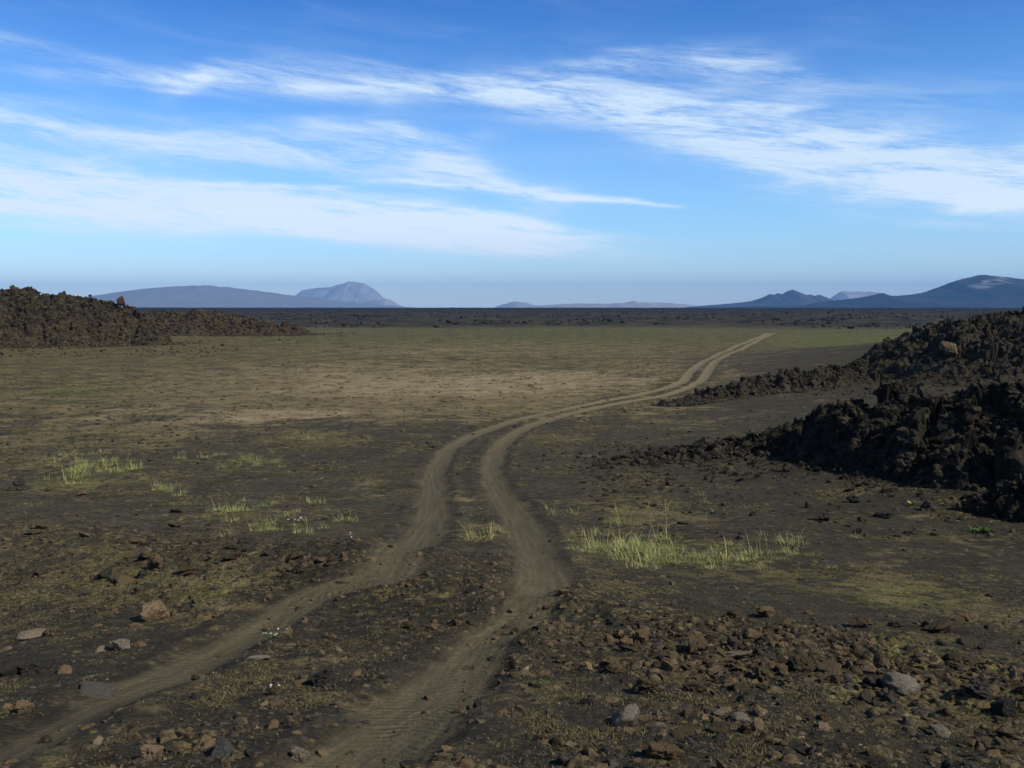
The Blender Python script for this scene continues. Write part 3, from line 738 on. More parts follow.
HERO = [
 (155, 621, 30, 'block', Or, 'squarish rusty orange block standing on dark sand beside a wheel rut', .9, 'stone'),
 (33, 637, 32, 'slab', Tn, 'flat tan stone leaning against a smaller brown one', .55, 'stone'),
 (53, 636, 18, 'block', B_, 'small brown stone at the end of the flat tan one', .75, 'stone'),
 (121, 653, 26, 'clinker', Pl, 'rough pale grey lichened stone beside the wheel rut, below the orange block', .8, 'stone'),
 (102, 654, 18, 'slab', Tn, 'small tan stone touching the rough pale grey lichened one', .6, 'stone'),
 (98, 692, 38, 'slab', Gy, 'smooth blue grey slab half sunk in a wheel rut', .30, 'stone'),
 (38, 672, 36, 'block', D_, 'dark rectangular block next to a round dark boulder', .50, 'stone'),
 (8, 676, 34, 'round', D_, 'round dark boulder cut by the left edge of the photo', .75, 'boulder'),
 (24, 716, 17, 'block', Or, 'narrow upright rust brown stone, larger of a pair', 1.1, 'stone'),
 (8, 714, 10, 'block', Or, 'tiny rust brown stone, smaller of a pair', 1.1, 'stone'),
 (97, 750, 12, 'round', Tn, 'small pale tan stone alone on bare dark sand', .8, 'stone'),
 (152, 765, 26, 'block', Or, 'tan orange stone at the bottom edge left of a grey pyramid stone', .95, 'stone'),
 (172, 756, 22, 'slab', B_, 'flat brown stone between the tan orange stone and the grey pyramid', .4, 'stone'),
 (223, 764, 32, 'pyramid', Gy, 'pointed grey stone shaped like a pyramid', 1.15, 'stone'),
 (258, 662, 24, 'slab', Pl, 'thin pale flat stone lying between the ruts', .35, 'stone'),
 (325, 686, 34, 'clinker', D_, 'jagged dark lava lump capped with pale lichen between the ruts', .75, 'rock'),
 (273, 698, 18, 'clinker', B_, 'brownish lava lump next to the tiny pink flowers', .8, 'rock'),
 (243, 754, 11, 'slab', Pl, 'tiny pale chip beside the grey pyramid stone', .4, 'stone'),
 (300, 763, 26, 'clinker', Pl, 'pale lichened lump at the bottom edge between the ruts', .8, 'stone'),
 (627, 727, 42, 'round', Pl, 'large rounded pale stone crusted with lichen', .68, 'boulder'),
 (584, 671, 17, 'block', Or, 'small squared rusty stone beside a dark rough lump', .8, 'stone'),
 (607, 670, 30, 'clinker', B_, 'dark rough brown lump next to the small squared rusty stone', .7, 'rock'),
 (645, 695, 44, 'clinker', B_, 'wide low brown lava lump above the large rounded pale stone', .5, 'rock'),
 (584, 707, 18, 'clinker', D_, 'small bluish black lump right of the bright moss spot', .7, 'rock'),
 (570, 748, 22, 'slab', Tn, 'thin tan slab lying flat left of the large rounded pale stone', .3, 'stone'),
 (562, 767, 20, 'round', Gy, 'grey round stone at the bottom edge below the thin tan slab', .75, 'stone'),
 (664, 763, 44, 'clinker', B_, 'large brown stone at the bottom edge below the rounded pale one', .8, 'boulder'),
 (659, 735, 16, 'round', Pl, 'small pale stone just right of the large rounded one', .6, 'stone'),
 (764, 612, 32, 'clinker', B_, 'rough brown lava boulder alone at the back of the stony rise', .8, 'boulder'),
 (697, 650, 26, 'block', B_, 'upright brown block at the left end of a row of slabs', .95, 'rock'),
 (732, 651, 42, 'slab', Tn, 'long brown tilted slab in the middle of the stony rise', .42, 'slab'),
 (708, 658, 22, 'slab', B_, 'short dark slab wedged under the long brown tilted one', .5, 'slab'),
 (762, 670, 34, 'clinker', B_, 'rounded brown boulder right of the tilted slabs', .85, 'boulder'),
 (803, 661, 30, 'clinker', B_, 'dark hollowed lava lump right of the rounded brown boulder', .75, 'rock'),
 (830, 664, 34, 'slab', B_, 'flat rusty brown slab between two dark lava lumps', .5, 'slab'),
 (872, 676, 30, 'clinker', D_, 'black lava lump touching a round pale boulder', .8, 'rock'),
 (898, 680, 36, 'round', Pl, 'round pale grey boulder among dark lava lumps on the right', .72, 'boulder'),
 (823, 733, 16, 'block', Tn, 'small brick-shaped tan stone on dark sand', .6, 'stone'),
 (940, 738, 22, 'round', Pl, 'pale mottled stone low on the right', .8, 'stone'),
 (740, 722, 34, 'round', Pl, 'broad lichened pale cushion-shaped stone on dark sand', .45, 'stone'),
 (719, 716, 18, 'round', Pl, 'small lichened stone left of the broad cushion-shaped one', .5, 'stone'),
 (690, 690, 30, 'clinker', B_, 'brown jagged lump right of the wide low lava lump', .7, 'rock'),
 (979, 690, 32, 'clinker', D_, 'black jagged lump near the right edge of the photo', .75, 'rock'),
 (1004, 708, 24, 'block', D_, 'black angular block cut off near the right edge', .9, 'rock'),
 (896, 620, 18, 'clinker', D_, 'small black lump on the dark sand strip behind the stony rise', .7, 'rock'),
 (970, 638, 22, 'slab', D_, 'low black stone at the right end of the dark sand strip', .5, 'rock'),
 (851, 491, 16, 'clinker', D_, 'black lump on the sand straight below the massive outcrop', .7, 'rock'),
 (853, 504, 16, 'clinker', D_, 'black lump just in front of the one below the massive outcrop', .7, 'rock'),
 (824, 523, 28, 'clinker', D_, 'dark rounded lava heap half grown over with brush', .7, 'rock'),
 (777, 513, 12, 'slab', D_, 'thin black stone on the sand left of the overgrown heap', .4, 'rock'),
 (888, 520, 28, 'clinker', D_, 'broad low black lump right of the overgrown heap', .5, 'rock'),
 (928, 512, 18, 'clinker', D_, 'black jagged lump beside a tiny pale flower', .8, 'rock'),
 (962, 512, 28, 'clinker', B_, 'brownish lava lump in front of the low black jutting lump', .7, 'rock'),
 (1003, 508, 26, 'clinker', D_, 'black lump under the low jutting lump at the right edge', .7, 'rock'),
 (156, 566, 24, 'clinker', B_, 'rough brown lump on the crest of the left stony bank', .85, 'rock'),
 (232, 562, 34, 'slab', B_, 'broad brown slab on the right shoulder of the left stony bank', .6, 'slab'),
 (190, 571, 22, 'block', B_, 'brown block between the rough lump and the broad slab on the bank', .8, 'rock'),
 (269, 557, 18, 'clinker', D_, 'dark lump at the right end of the left stony bank', .7, 'rock'),
 (20, 492, 26, 'clinker', D_, 'dark jagged lump at the far left end of the stony bank', .7, 'rock'),
 (430, 722, 1, 'slab', B_, '', .3, 'stone'),
 (640, 640, 30, 'clinker', B_, 'dark brown jagged pinnacle at the left of the stony rise', 1.0, 'rock'),
 (672, 648, 26, 'slab', B_, 'reddish flat stone between the pinnacle and the upright block', .5, 'slab'),
]
for (u, v, px, st, mt, lab, hw, cat) in HERO:
    if not lab: continue
    place_rock(u, v, px, st, mt, lab, None, hw, name={'slab': 'rock_slab', 'boulder': 'boulder', 'stone': 'stone', 'rock': 'lava_rock'}[cat], cat=cat)

# two boulders standing on the outcrops
def top_at(key, u, v):
    _, V, e = O[key]
    x, y, z = V[:, 0], V[:, 1], V[:, 2]
    cu = 512 + F * x / (y * math.cos(PITCH) - (z - EYE) * math.sin(PITCH))
    dd = y * math.cos(PITCH) - (z - EYE) * math.sin(PITCH); cv = 384 - F * ((z - EYE) * math.cos(PITCH) + y * math.sin(PITCH)) / dd
    k = np.argmin((cu - u) ** 2 + (cv - v) ** 2)
    return float(x[k]), float(y[k]), float(z[k])
place_rock(122, 304, 9, 'block', ROCK_BROWN, 'lone upright boulder on the skyline of the craggy ridge', None, 1.35, k=2, tilt=0.25, deep=0.75, name='boulder', cat='boulder', surf=top_at('L1', 122, 304))
place_rock(950, 352, 16, 'block', ROCK_BROWN, 'lone light brown boulder on the flank of the black lava hill', None, .95, k=4, name='boulder', cat='boulder', surf=top_at('N3', 950, 352))

# look-alike rocks, each an object, in four fields
FIELDS = [
 (62, [(600, 1020, 478, 540)], (5, 15), [('clinker', D_), ('clinker', D_), ('clinker', B_)], 'dark rough lava stone, one of many strewn below the massive black outcrop', 'stones strewn below the massive outcrop', 0.6),
 (86, [(575, 1015, 615, 705), (640, 1015, 700, 765)], (11, 34), [('clinker', B_), ('clinker', B_), ('clinker', B_), ('slab', B_), ('clinker', D_), ('clinker', D_)], 'brown or black lava rock, one of many packed on the right stony rise', 'rocks packed on the right stony rise', 0.65),
 (60, [(5, 330, 492, 600), (100, 330, 525, 580)], (8, 26), [('clinker', B_), ('clinker', B_), ('clinker', D_), ('slab', B_)], 'brown or dark lava rock, one of many on the stony bank left of the track', 'rocks on the left stony bank', 0.65),
 (26, [(345, 500, 575, 660), (255, 400, 640, 740)], (6, 16), [('clinker', D_), ('clinker', B_), ('slab', Tn)], 'small lava stone, one of several on the hummock between the ruts', 'stones between the ruts', 0.65),
]
rs = random.Random(5)
for (n, boxes, (p0, p1), kinds, lab, grp, hw) in FIELDS:
    us, vs = [], []
    while len(us) < n:
        bx = boxes[len(us) % len(boxes)]
        u, v = rs.uniform(bx[0], bx[1]), rs.uniform(bx[2], bx[3])
        x, y = pix(u, v)
        rt, _, _ = rut_fields(x, y)
        if rt[0] < 1.3: continue
        us.append(u); vs.append(v)
    for u, v in zip(us, vs):
        st, mt = rs.choice(kinds)
        px = p0 * (p1 / p0) ** (rs.random() ** 1.9)
        place_rock(u, v, px, st, mt, lab, grp, hw * rs.uniform(.7, 1.25), level=3)

# ------------------------------------------------------------------ uncountable rubble on the ground
def rubble(name, label, n, ulo, uhi, vlo, vhi, smin, smax, mat, dens, seed, protos, power=2.6):
    rg = np.random.default_rng(seed)
    X, Y, Sz = [], [], []; got = 0
    while got < n:
        u = rg.uniform(ulo, uhi, 4000); v = rg.uniform(vlo, vhi, 4000)
        x, y = pix(u, v)
        rt, _, _ = rut_fields(x, y)
        p = dens(u, v, x, y) * np.where(rt < 1.2, 0.20, 1.0) * (0.35 + 1.3 * np.clip(fbm2(x / 1.3, y / 1.3, 3, seed) + 0.35, 0, 1))
        k = rg.uniform(0, 1, 4000) < p
        X.append(x[k]); Y.append(y[k]); got += int(k.sum())
    x = np.concatenate(X)[:n]; y = np.concatenate(Y)[:n]
    s = smin * (smax / smin) ** (rg.uniform(0, 1, n) ** power)
    d = np.hypot(x, y)
    s = np.maximum(s, 0.55 * d / F)
    z = ground_z(x, y)
    V, Fc, T = merge_rocks(np.stack([x, y, z - s * 0.10], 1), s, protos, rg, 0.7, 0.6)
    o = link(name, mesh_from(name, V, Fc, [mat], False, {'tint': T}))
    tag(o, label, 'rubble', None, 'stuff')
dens_brown = lambda u, v, x, y: np.clip(0.08 + 0.75 * gravelly(x, y), 0, 1) * np.where((v > 690) & (u > 480), 0.45, 1.0) * np.clip(0.25 + 2.2 * sstep(-0.15, 0.4, fbm2(x / 0.8, y / 0.8, 2, 19)), 0, 1.2)
dens_dark = lambda u, v, x, y: np.clip(0.10 + 0.6 * gravelly(x, y) + 0.8 * np.exp(-(((u - 860) / 200) ** 2 + ((v - 492) / 34) ** 2)), 0, 1)
rubble('lava_rubble', 'brown lava pebbles and fragments scattered over the near ground', 11000, -160, 1180, 470, 800, 0.008, 0.075, ROCK_BROWN, dens_brown, 61, CL2, 2.3)
rubble('lava_rubble', 'black lava pebbles and fragments scattered over the near ground', 6500, -160, 1180, 440, 800, 0.008, 0.055, ROCK_DARK, dens_dark, 62, CL2, 2.4)
rubble('lava_rubble', 'small pale stone chips scattered over the near sand', 900, -160, 1180, 500, 800, 0.006, 0.028, ROCK_TAN, dens_brown, 63, CL1, 2.0)
rubble('lava_rubble', 'dark stones dotted over the wide basin floor', 7500, -160, 900, 336, 480, 0.025, 0.17, ROCK_DARK, lambda u, v, x, y: np.clip(0.12 + 0.9 * np.exp(-((u - 60) / 170) ** 2 - ((v - 420) / 60) ** 2) + 0.25 * np.exp(-((v - 390) / 25) ** 2), 0, 1) * (x < 18), 64, CL1, 3.2)
rubble('lava_rubble', 'black stones and gravel spilling from the foot of the right lava outcrops', 5200, 560, 1180, 405, 540, 0.015, 0.16, LAVA_DARK, lambda u, v, x, y: np.clip(1.1 * np.exp(-(np.minimum(seg_dist(u, v, (600, 472), (850, 446)), seg_dist(u, v, (880, 478), (1100, 494))) / 18) ** 2) + 0.04, 0, 1), 66, CL1, 2.8)

def far_blocks(n, seed):
    rg = np.random.default_rng(seed)
    a = rg.uniform(R(-32), R(32), n * 3); d = np.exp(rg.uniform(math.log(255), math.log(1100), n * 3))
    x, y = d * np.sin(a), d * np.cos(a)
    k = np.nonzero(rg.uniform(0, 1, n * 3) < sstep(-0.05, 0.35, fbm2(x / 40, y / 40, 3, seed)) * sstep(250, 310, d + 30 * fbm2(x / 60, y / 60, 3, 41)))[0][:n]
    x, y = x[k], y[k]
    s = 0.30 * (1.2 / 0.30) ** (rg.uniform(0, 1, len(k)) ** 2.2) * np.maximum(1, np.hypot(x, y) / 700)
    V, Fc, T = merge_rocks(np.stack([x, y, ground_z(x, y) + s * .1], 1), s, CL1, rg, 0.7, 0.6)
    o = link('lava_rubble', mesh_from('lava_rubble', V, Fc, [LAVA_DARK], False, {'tint': T}))
    tag(o, 'rough black lava blocks littering the far plain', 'rubble', None, 'stuff')
far_blocks(9000, 65)

# ------------------------------------------------------------------ grass tufts
def blades(n, rad, L0, L1, wid, dry_p, rg, lean=0.5, droop=0.7, seg=4):
    Vs, Fs, Dr, Al = [], [], [], []; base = 0
    for _ in range(n):
        a = rg.uniform(0, 6.283); r = rad * math.sqrt(rg.uniform(0, 1)); bx, by = r * math.cos(a), r * math.sin(a)
        L = rg.uniform(L0, L1); dirn = a + rg.normal(0, 0.9); w = wid * rg.uniform(.7, 1.3)
        ln = abs(rg.normal(0, lean)); dp = rg.uniform(0.1, droop); dry = 1.0 if rg.uniform() < dry_p else rg.uniform(0, .45)
        px, pz = 0.0, 0.0; ang = ln
        sd = (-math.sin(dirn), math.cos(dirn))
        for k in range(seg + 1):
            t = k / seg; ww = w * (1 - t) ** 0.7 * 0.5 + 0.0002
            cx, cy = bx + px * math.cos(dirn), by + px * math.sin(dirn)
            Vs += [(cx - sd[0] * ww, cy - sd[1] * ww, pz - 0.01), (cx + sd[0] * ww, cy + sd[1] * ww, pz - 0.01)]
            Dr += [dry, dry]; Al += [t, t]
            px += L / seg * math.sin(ang); pz += L / seg * math.cos(ang); ang += dp / seg * 2.2
        for k in range(seg):
            b = base + 2 * k; Fs.append((b, b + 1, b + 3, b + 2))
        base += 2 * (seg + 1)
    return np.array(Vs), np.array(Fs), np.array(Dr), np.array(Al)
rgg = np.random.default_rng(77)
def join(parts):
    V, Q, D, A = [], [], [], []; b = 0
    for v, q, d, a in parts:
        V.append(v); Q.append(q + b); D.append(d); A.append(a); b += len(v)
    return np.concatenate(V), np.concatenate(Q), np.concatenate(D), np.concatenate(A)
TUFT = []
for i in range(10):
    V, Q, Dr, Al = join([blades(70 + 6 * i, 0.26, 0.03, 0.15, 0.008, 0.16, rgg, 0.9, 0.9), blades(10, 0.20, 0.10, 0.28, 0.007, 0.2, rgg, 0.45, 0.9),
                         blades(4 + i % 3, 0.22, 0.25, 0.52, 0.006, 0.6, rgg, 0.40, 1.1), blades(16, 0.30, 0.08, 0.30, 0.006, 0.95, rgg, 1.30, 0.4)])
    TUFT.append(mesh_from('grass_blades', V, Q, [GRASS], True, {'dry': Dr, 'along': Al}))
SPARSE = []
for i in range(6):
    V, Q, Dr, Al = join([blades(14, 0.22, 0.04, 0.18, 0.007, 0.2, rgg, 0.8, 0.8), blades(4, 0.20, 0.22, 0.50, 0.006, 0.55, rgg, 0.35, 1.0), blades(6, 0.26, 0.10, 0.30, 0.006, 1.0, rgg, 1.25, 0.4)])
    SPARSE.append(mesh_from('grass_blades', V, Q, [GRASS], True, {'dry': Dr, 'along': Al}))
def tuft(u, v, s, label, group, protos):
    x, y = pix(u, v); z = ground_z(x, y)
    o = link('grass_tuft', random.choice(protos), None, (float(x[0]), float(y[0]), float(z[0])))
    o.rotation_euler = (0, 0, random.uniform(0, 6.28)); o.scale = (s, s, s * random.uniform(.8, 1.15))
    tag(o, label, 'grass tuft', group)
CLUMPS = [
 (632, 553, 66, 16, 26, 1.05, 'green and straw lyme grass tuft, one of the biggest clump right of the track', 'grass clump right of the track', TUFT),
 (745, 558, 110, 17, 24, .9, 'thin grass tuft, one of the line trailing from the biggest clump', 'grass line right of the track', TUFT),
 (665, 512, 60, 12, 12, .95, 'thin upright grass tuft, one of a few on the sand behind the biggest clump', 'thin grass behind the biggest clump', SPARSE),
 (562, 515, 16, 4, 6, .85, 'small pale grass tuft, one of a few right of the right rut', 'grass by the right rut', SPARSE),
 (484, 536, 24, 7, 12, .95, 'straw coloured grass tuft, one of a small clump between the two ruts', 'grass between the ruts', SPARSE),
 (75, 467, 74, 13, 28, 1.2, 'tall wispy grass tuft, one of the long clump on the left flat', 'long grass clump on the left flat', TUFT),
 (167, 491, 16, 4, 8, .8, 'short green grass tuft, one of a small clump left of the bank', 'small grass clump on the left', TUFT),
 (248, 459, 54, 7, 16, .8, 'green grass tuft, one of a low even row far on the left flat', 'low grass row on the left flat', TUFT),
 (265, 518, 66, 14, 17, .85, 'pale green grass tuft, one of a clump midway between bank and track', 'grass clump between bank and track', TUFT),
 (310, 437, 18, 2, 4, .8, 'tiny bright grass tuft, one of a far patch left of the track bend', 'far grass patch left of the bend', TUFT),
 (566, 437, 26, 3, 4, .8, 'tiny pale grass tuft, one of a patch inside the track bend', 'grass patch at the track bend', SPARSE),
]
for (u, v, su, sv, n, s, lab, grp, pr) in CLUMPS:
    for i in range(int(n * 1.5)):
        tuft(u + random.gauss(0, .5) * su, v + random.gauss(0, .6) * sv, s * (0.40 + 0.85 * random.random() ** 1.6), lab, grp, pr)

# ------------------------------------------------------------------ thin ground cover
def ground_cover(n, seed):
    rg = np.random.default_rng(seed)
    X, Y = [], []; got = 0
    while got < n:
        u = rg.uniform(-120, 1150, 9000); v = rg.uniform(430, 790, 9000)
        x, y = pix(u, v); rt, _, _ = rut_fields(x, y)
        p = sstep(0.05, 0.35, fbm2(x / 0.45, y / 0.45, 3, 5) + 0.5 * fbm2(x / 2.2, y / 2.2, 2, 8)) * (rt > 1.6) * 0.8 + 0.05 * (rt > 2)
        k = rg.uniform(0, 1, 9000) < p
        X.append(x[k]); Y.append(y[k]); got += int(k.sum())
    x = np.concatenate(X)[:n]; y = np.concatenate(Y)[:n]
    nb = 6
    sp = np.repeat(rg.uniform(.01, .05, n), nb)
    x = np.repeat(x, nb) + rg.normal(0, 1, n * nb) * sp; y = np.repeat(y, nb) + rg.normal(0, 1, n * nb) * sp
    z = ground_z(x, y); d = np.hypot(x, y)
    L = rg.uniform(.004, .015, n * nb) * np.repeat(rg.uniform(.5, 1.3, n), nb); w = np.maximum(rg.uniform(.002, .005, n * nb), 0.40 * d / F)
    a = rg.uniform(0, 6.283, n * nb); b = rg.uniform(0, 6.283, n * nb); ln = rg.uniform(.5, 3.0, n * nb)
    p0 = np.stack([x - w * np.cos(a), y - w * np.sin(a), z - .003], 1); p1 = np.stack([x + w * np.cos(a), y + w * np.sin(a), z - .003], 1)
    p2 = np.stack([x + L * np.cos(b) * ln, y + L * np.sin(b) * ln, z + L], 1)
    V = np.stack([p0, p1, p2], 1).reshape(-1, 3)
    T = np.repeat(np.clip(np.repeat(rg.uniform(0, 1, n), nb) + rg.normal(0, .15, n * nb), 0, 1), 3)
    o = link('ground_cover', mesh_from('ground_cover', V, np.arange(len(V)).reshape(-1, 3), [COVER], False, {'dry': T}))
    tag(o, 'thin dry moss and withered stems growing on the sand', 'ground cover', None, 'stuff')
ground_cover(26000, 91)

def floor_cushions(n, seed):
    rg = np.random.default_rng(seed)
    X, Y = [], []; got = 0
    while got < n:
        u = rg.uniform(-140, 1150, 9000); v = 331 + 319 * rg.uniform(0, 1, 9000) ** 1.25
        x, y = pix(u, v); rt, _, _ = rut_fields(x, y)
        d = np.hypot(x, y); hill = (x > 14) | ((x > 6) & (y > 22) & (y < 60))
        p = sstep(-0.02, 0.38, fbm2(x / 2.0, y / 1.6, 4, 15) - 0.10 * sstep(24, 14, d)) * (rt > 1.6) * np.where(hill, 0.10, 1.0)
        k = rg.uniform(0, 1, 9000) < p
        X.append(x[k]); Y.append(y[k]); got += int(k.sum())
    x = np.concatenate(X)[:n]; y = np.concatenate(Y)[:n]
    s = np.minimum(0.0042 * np.hypot(x, y), 0.30) * (0.22 + 0.78 * rg.uniform(0, 1, n) ** 2.0)
    V, Fc, T = merge_rocks(np.stack([x, y, ground_z(x, y) - s * 0.05], 1), s, CL1, rg, 0.34, 0.15)
    o = link('moss_cover', mesh_from('moss_cover', V, Fc, [CUSHION], False, {'dry': T}))
    tag(o, 'low moss and withered plant cushions dotting the basin floor', 'ground cover', None, 'stuff')
floor_cushions(24000, 92)

# ------------------------------------------------------------------ small plants
def plant(u, v, label, n_leaf, leaf_len, n_fl, petal, name, fl_r=0.012, spread=0.10):
    x, y = pix(u, v); z = ground_z(x, y)
    root = link(name, None, None, (float(x[0]), float(y[0]), float(z[0]))); tag(root, label, 'plant')
    rg = np.random.default_rng(int(u * 7 + v))
    V, Q, Dr, Al = blades(n_leaf, spread, leaf_len * .5, leaf_len, leaf_len * .35, 0, rg, 0.7, 1.0)
    link('leaves', mesh_from('leaves', V, Q, [LEAF], True), root)
    for i in range(n_fl):
        bm = bmesh.new()
        for k in range(5):
            a = k * 6.283 / 5
            c = (math.cos(a), math.sin(a)); s = (-c[1], c[0])
            pts = [(0, 0, 0), (c[0] * .6 * fl_r + s[0] * .4 * fl_r, c[1] * .6 * fl_r + s[1] * .4 * fl_r, .3 * fl_r), (c[0] * fl_r, c[1] * fl_r, .35 * fl_r), (c[0] * .6 * fl_r - s[0] * .4 * fl_r, c[1] * .6 * fl_r - s[1] * .4 * fl_r, .3 * fl_r)]
            bm.faces.new([bm.verts.new(p) for p in pts])
        me = bpy.data.meshes.new('flower'); bm.to_mesh(me); bm.free(); me.materials.append(petal)
        a = rg.uniform(0, 6.28); r = spread * math.sqrt(rg.uniform(0, 1)) * 1.3
        f = link('flower', me, root, (r * math.cos(a), r * math.sin(a), leaf_len * rg.uniform(.5, 1.1)))
        f.rotation_euler = (rg.normal(0.5, .35), rg.normal(0, .35), rg.uniform(0, 6.28))
plant(280, 641, 'low plant with a few white and pink flowers between the ruts', 34, .04, 13, PETAL, 'flowering_plant', .010, .10)
plant(274, 691, 'tiny pink flowers sprouting beside a brownish lava lump', 20, .03, 6, PETAL, 'flowering_plant', .009, .06)
plant(983, 532, 'small bright green plant on dark sand at the right', 60, .16, 3, PETAL_YELLOW, 'green_plant', .02, .16)
plant(914, 507, 'tiny pale yellow flowering plant beside a black jagged lump', 20, .10, 5, PETAL_YELLOW, 'flowering_plant', .03, .10)
plant(547, 686, 'flat bright green moss spot beside the right rut', 120, .03, 0, PETAL, 'moss_cushion', .01, .085)
plant(262, 707, 'small bright green sprout below the tiny pink flowers', 30, .03, 0, PETAL, 'green_plant', .01, .06)
plant(300, 523, 'little pale flowers in short grass midway to the left bank', 20, .08, 8, PETAL, 'flowering_plant', .025, .22)
plant(355, 547, 'lone pair of white flowers by the left rut', 8, .06, 4, PETAL, 'flowering_plant', .012, .07)

# ------------------------------------------------------------------ haze
def haze_box():
    bm = bmesh.new(); bmesh.ops.create_cube(bm, size=1.0)
    lo, hi = Vector((-15500, -15500, -6)), Vector((15500, 15500, 385))
    for v in bm.verts: v.co = Vector([lo[i] + (v.co[i] + .5) * (hi[i] - lo[i]) for i in range(3)])
    me = bpy.data.meshes.new('haze'); bm.to_mesh(me); bm.free()
    m = bpy.data.materials.new('thin_air'); m.use_nodes = True; t = m.node_tree
    for n in list(t.nodes):
        if n.type != 'OUTPUT_MATERIAL': t.nodes.remove(n)
    out = [n for n in t.nodes if n.type == 'OUTPUT_MATERIAL'][0]
    v = t.nodes.new('ShaderNodeVolumePrincipled')
    v.inputs['Color'].default_value = (0.18, 0.49, 1.0, 1); v.inputs['Density'].default_value = HAZE; v.inputs['Anisotropy'].default_value = 0.0
    t.links.new(v.outputs[0], out.inputs['Volume'])
    me.materials.append(m)
    o = link('haze', me); tag(o, 'thin blue haze over the plain and mountains', 'haze', None, 'stuff')
HAZE = 0.9e-4
haze_box()

# ------------------------------------------------------------------ sky with cirrus
w = bpy.data.worlds.new('World'); sc.world = w; w.use_nodes = True
nt = NT(w.node_tree); nt.n.clear()
sky = nt.node('ShaderNodeTexSky', sky_type='NISHITA', sun_disc=False, sun_elevation=R(SUN_EL), sun_rotation=R(SUN_AZ), altitude=600, air_density=1.0, dust_density=0.3, ozone_density=2.5)
gen = nt.node('ShaderNodeTexCoord').outputs['Generated']
sep = nt.node('ShaderNodeSeparateXYZ'); nt.l.new(gen, sep.inputs[0])
DEG = 57.29578
az = nt.math('MULTIPLY', nt.math('ARCTAN2', sep.outputs[0], sep.outputs[1]), DEG)      # -180..180, 0 = +y
el = nt.math('MULTIPLY', nt.math('ARCSINE', sep.outputs[2]), DEG)
# cirrus streaks, given by azimuth and elevation: centre line, half width and strength along the azimuth (-40..40 degrees)
azn = nt.math('DIVIDE', nt.math('ADD', az, 40.0), 80.0)
PD = F / DEG
def direction(u, v):
    """azimuth and elevation (degrees) seen at a picture point"""
    xr, yu = (u - 512) / F, (384 - v) / F
    y = math.cos(PITCH) + yu * math.sin(PITCH); z = -math.sin(PITCH) + yu * math.cos(PITCH)
    return math.degrees(math.atan2(xr, y)), math.degrees(math.atan2(z, math.hypot(xr, y)))
def curve(pts, vmax):
    """pts: (azimuth, value): a smooth function of the azimuth"""
    n = nt.node('ShaderNodeFloatCurve'); nt.l.new(azn, n.inputs['Value'])
    c = n.mapping.curves[0]
    P = [((a + 40) / 80, v / vmax) for a, v in pts]
    P = [(0.0, P[0][1])] + P + [(1.0, P[-1][1])]
    c.points[0].location = P[0]; c.points[1].location = P[-1]
    for p in P[1:-1]: c.points.new(*p)
    for p in c.points: p.handle_type = 'AUTO_CLAMPED'
    n.mapping.update()
    return nt.math('MULTIPLY', n.outputs[0], vmax)
warpv = nt.node('ShaderNodeCombineXYZ'); nt.l.new(nt.math('MULTIPLY', az, 0.10), warpv.inputs[0]); nt.l.new(nt.math('MULTIPLY', el, 0.45), warpv.inputs[1])
warp = nt.math('MULTIPLY', nt.math('SUBTRACT', nt.noise(warpv.outputs[0], 1.0, 4, 0.6), 0.5), 2.2)
sv = nt.node('ShaderNodeCombineXYZ')
tiltel = nt.math('ADD', el, nt.math('MULTIPLY', az, 0.10))
nt.l.new(nt.math('MULTIPLY', az, 0.14), sv.inputs[0]); nt.l.new(nt.math('MULTIPLY', tiltel, 0.9), sv.inputs[1])
streak = nt.noise(sv.outputs[0], 1.0, 6, 0.55, 0.5)
sv2 = nt.node('ShaderNodeCombineXYZ'); nt.l.new(nt.math('MULTIPLY', az, 0.45), sv2.inputs[0]); nt.l.new(nt.math('MULTIPLY', tiltel, 3.2), sv2.inputs[1])
fibre = nt.noise(sv2.outputs[0], 1.0, 6, 0.66, 0.9)
def band(center, half, amp, crisp=False):
    c = curve([direction(u, v) for u, v in center], 20.0)
    h = curve([(direction(u, 150)[0], v / PD) for u, v in half], 5.0)
    a = curve([(direction(u, 150)[0], v) for u, v in amp], 1.0)
    q = nt.math('DIVIDE', nt.math('SUBTRACT', nt.math('ADD', el, nt.math('MULTIPLY', warp, 0.45)), c), h)
    q2 = nt.math('MULTIPLY', q, q)
    if crisp: q2 = nt.math('MULTIPLY', q2, q2)
    g = nt.math('EXPONENT', nt.math('MULTIPLY', q2, -1.0))
    return nt.math('MULTIPLY', g, a)
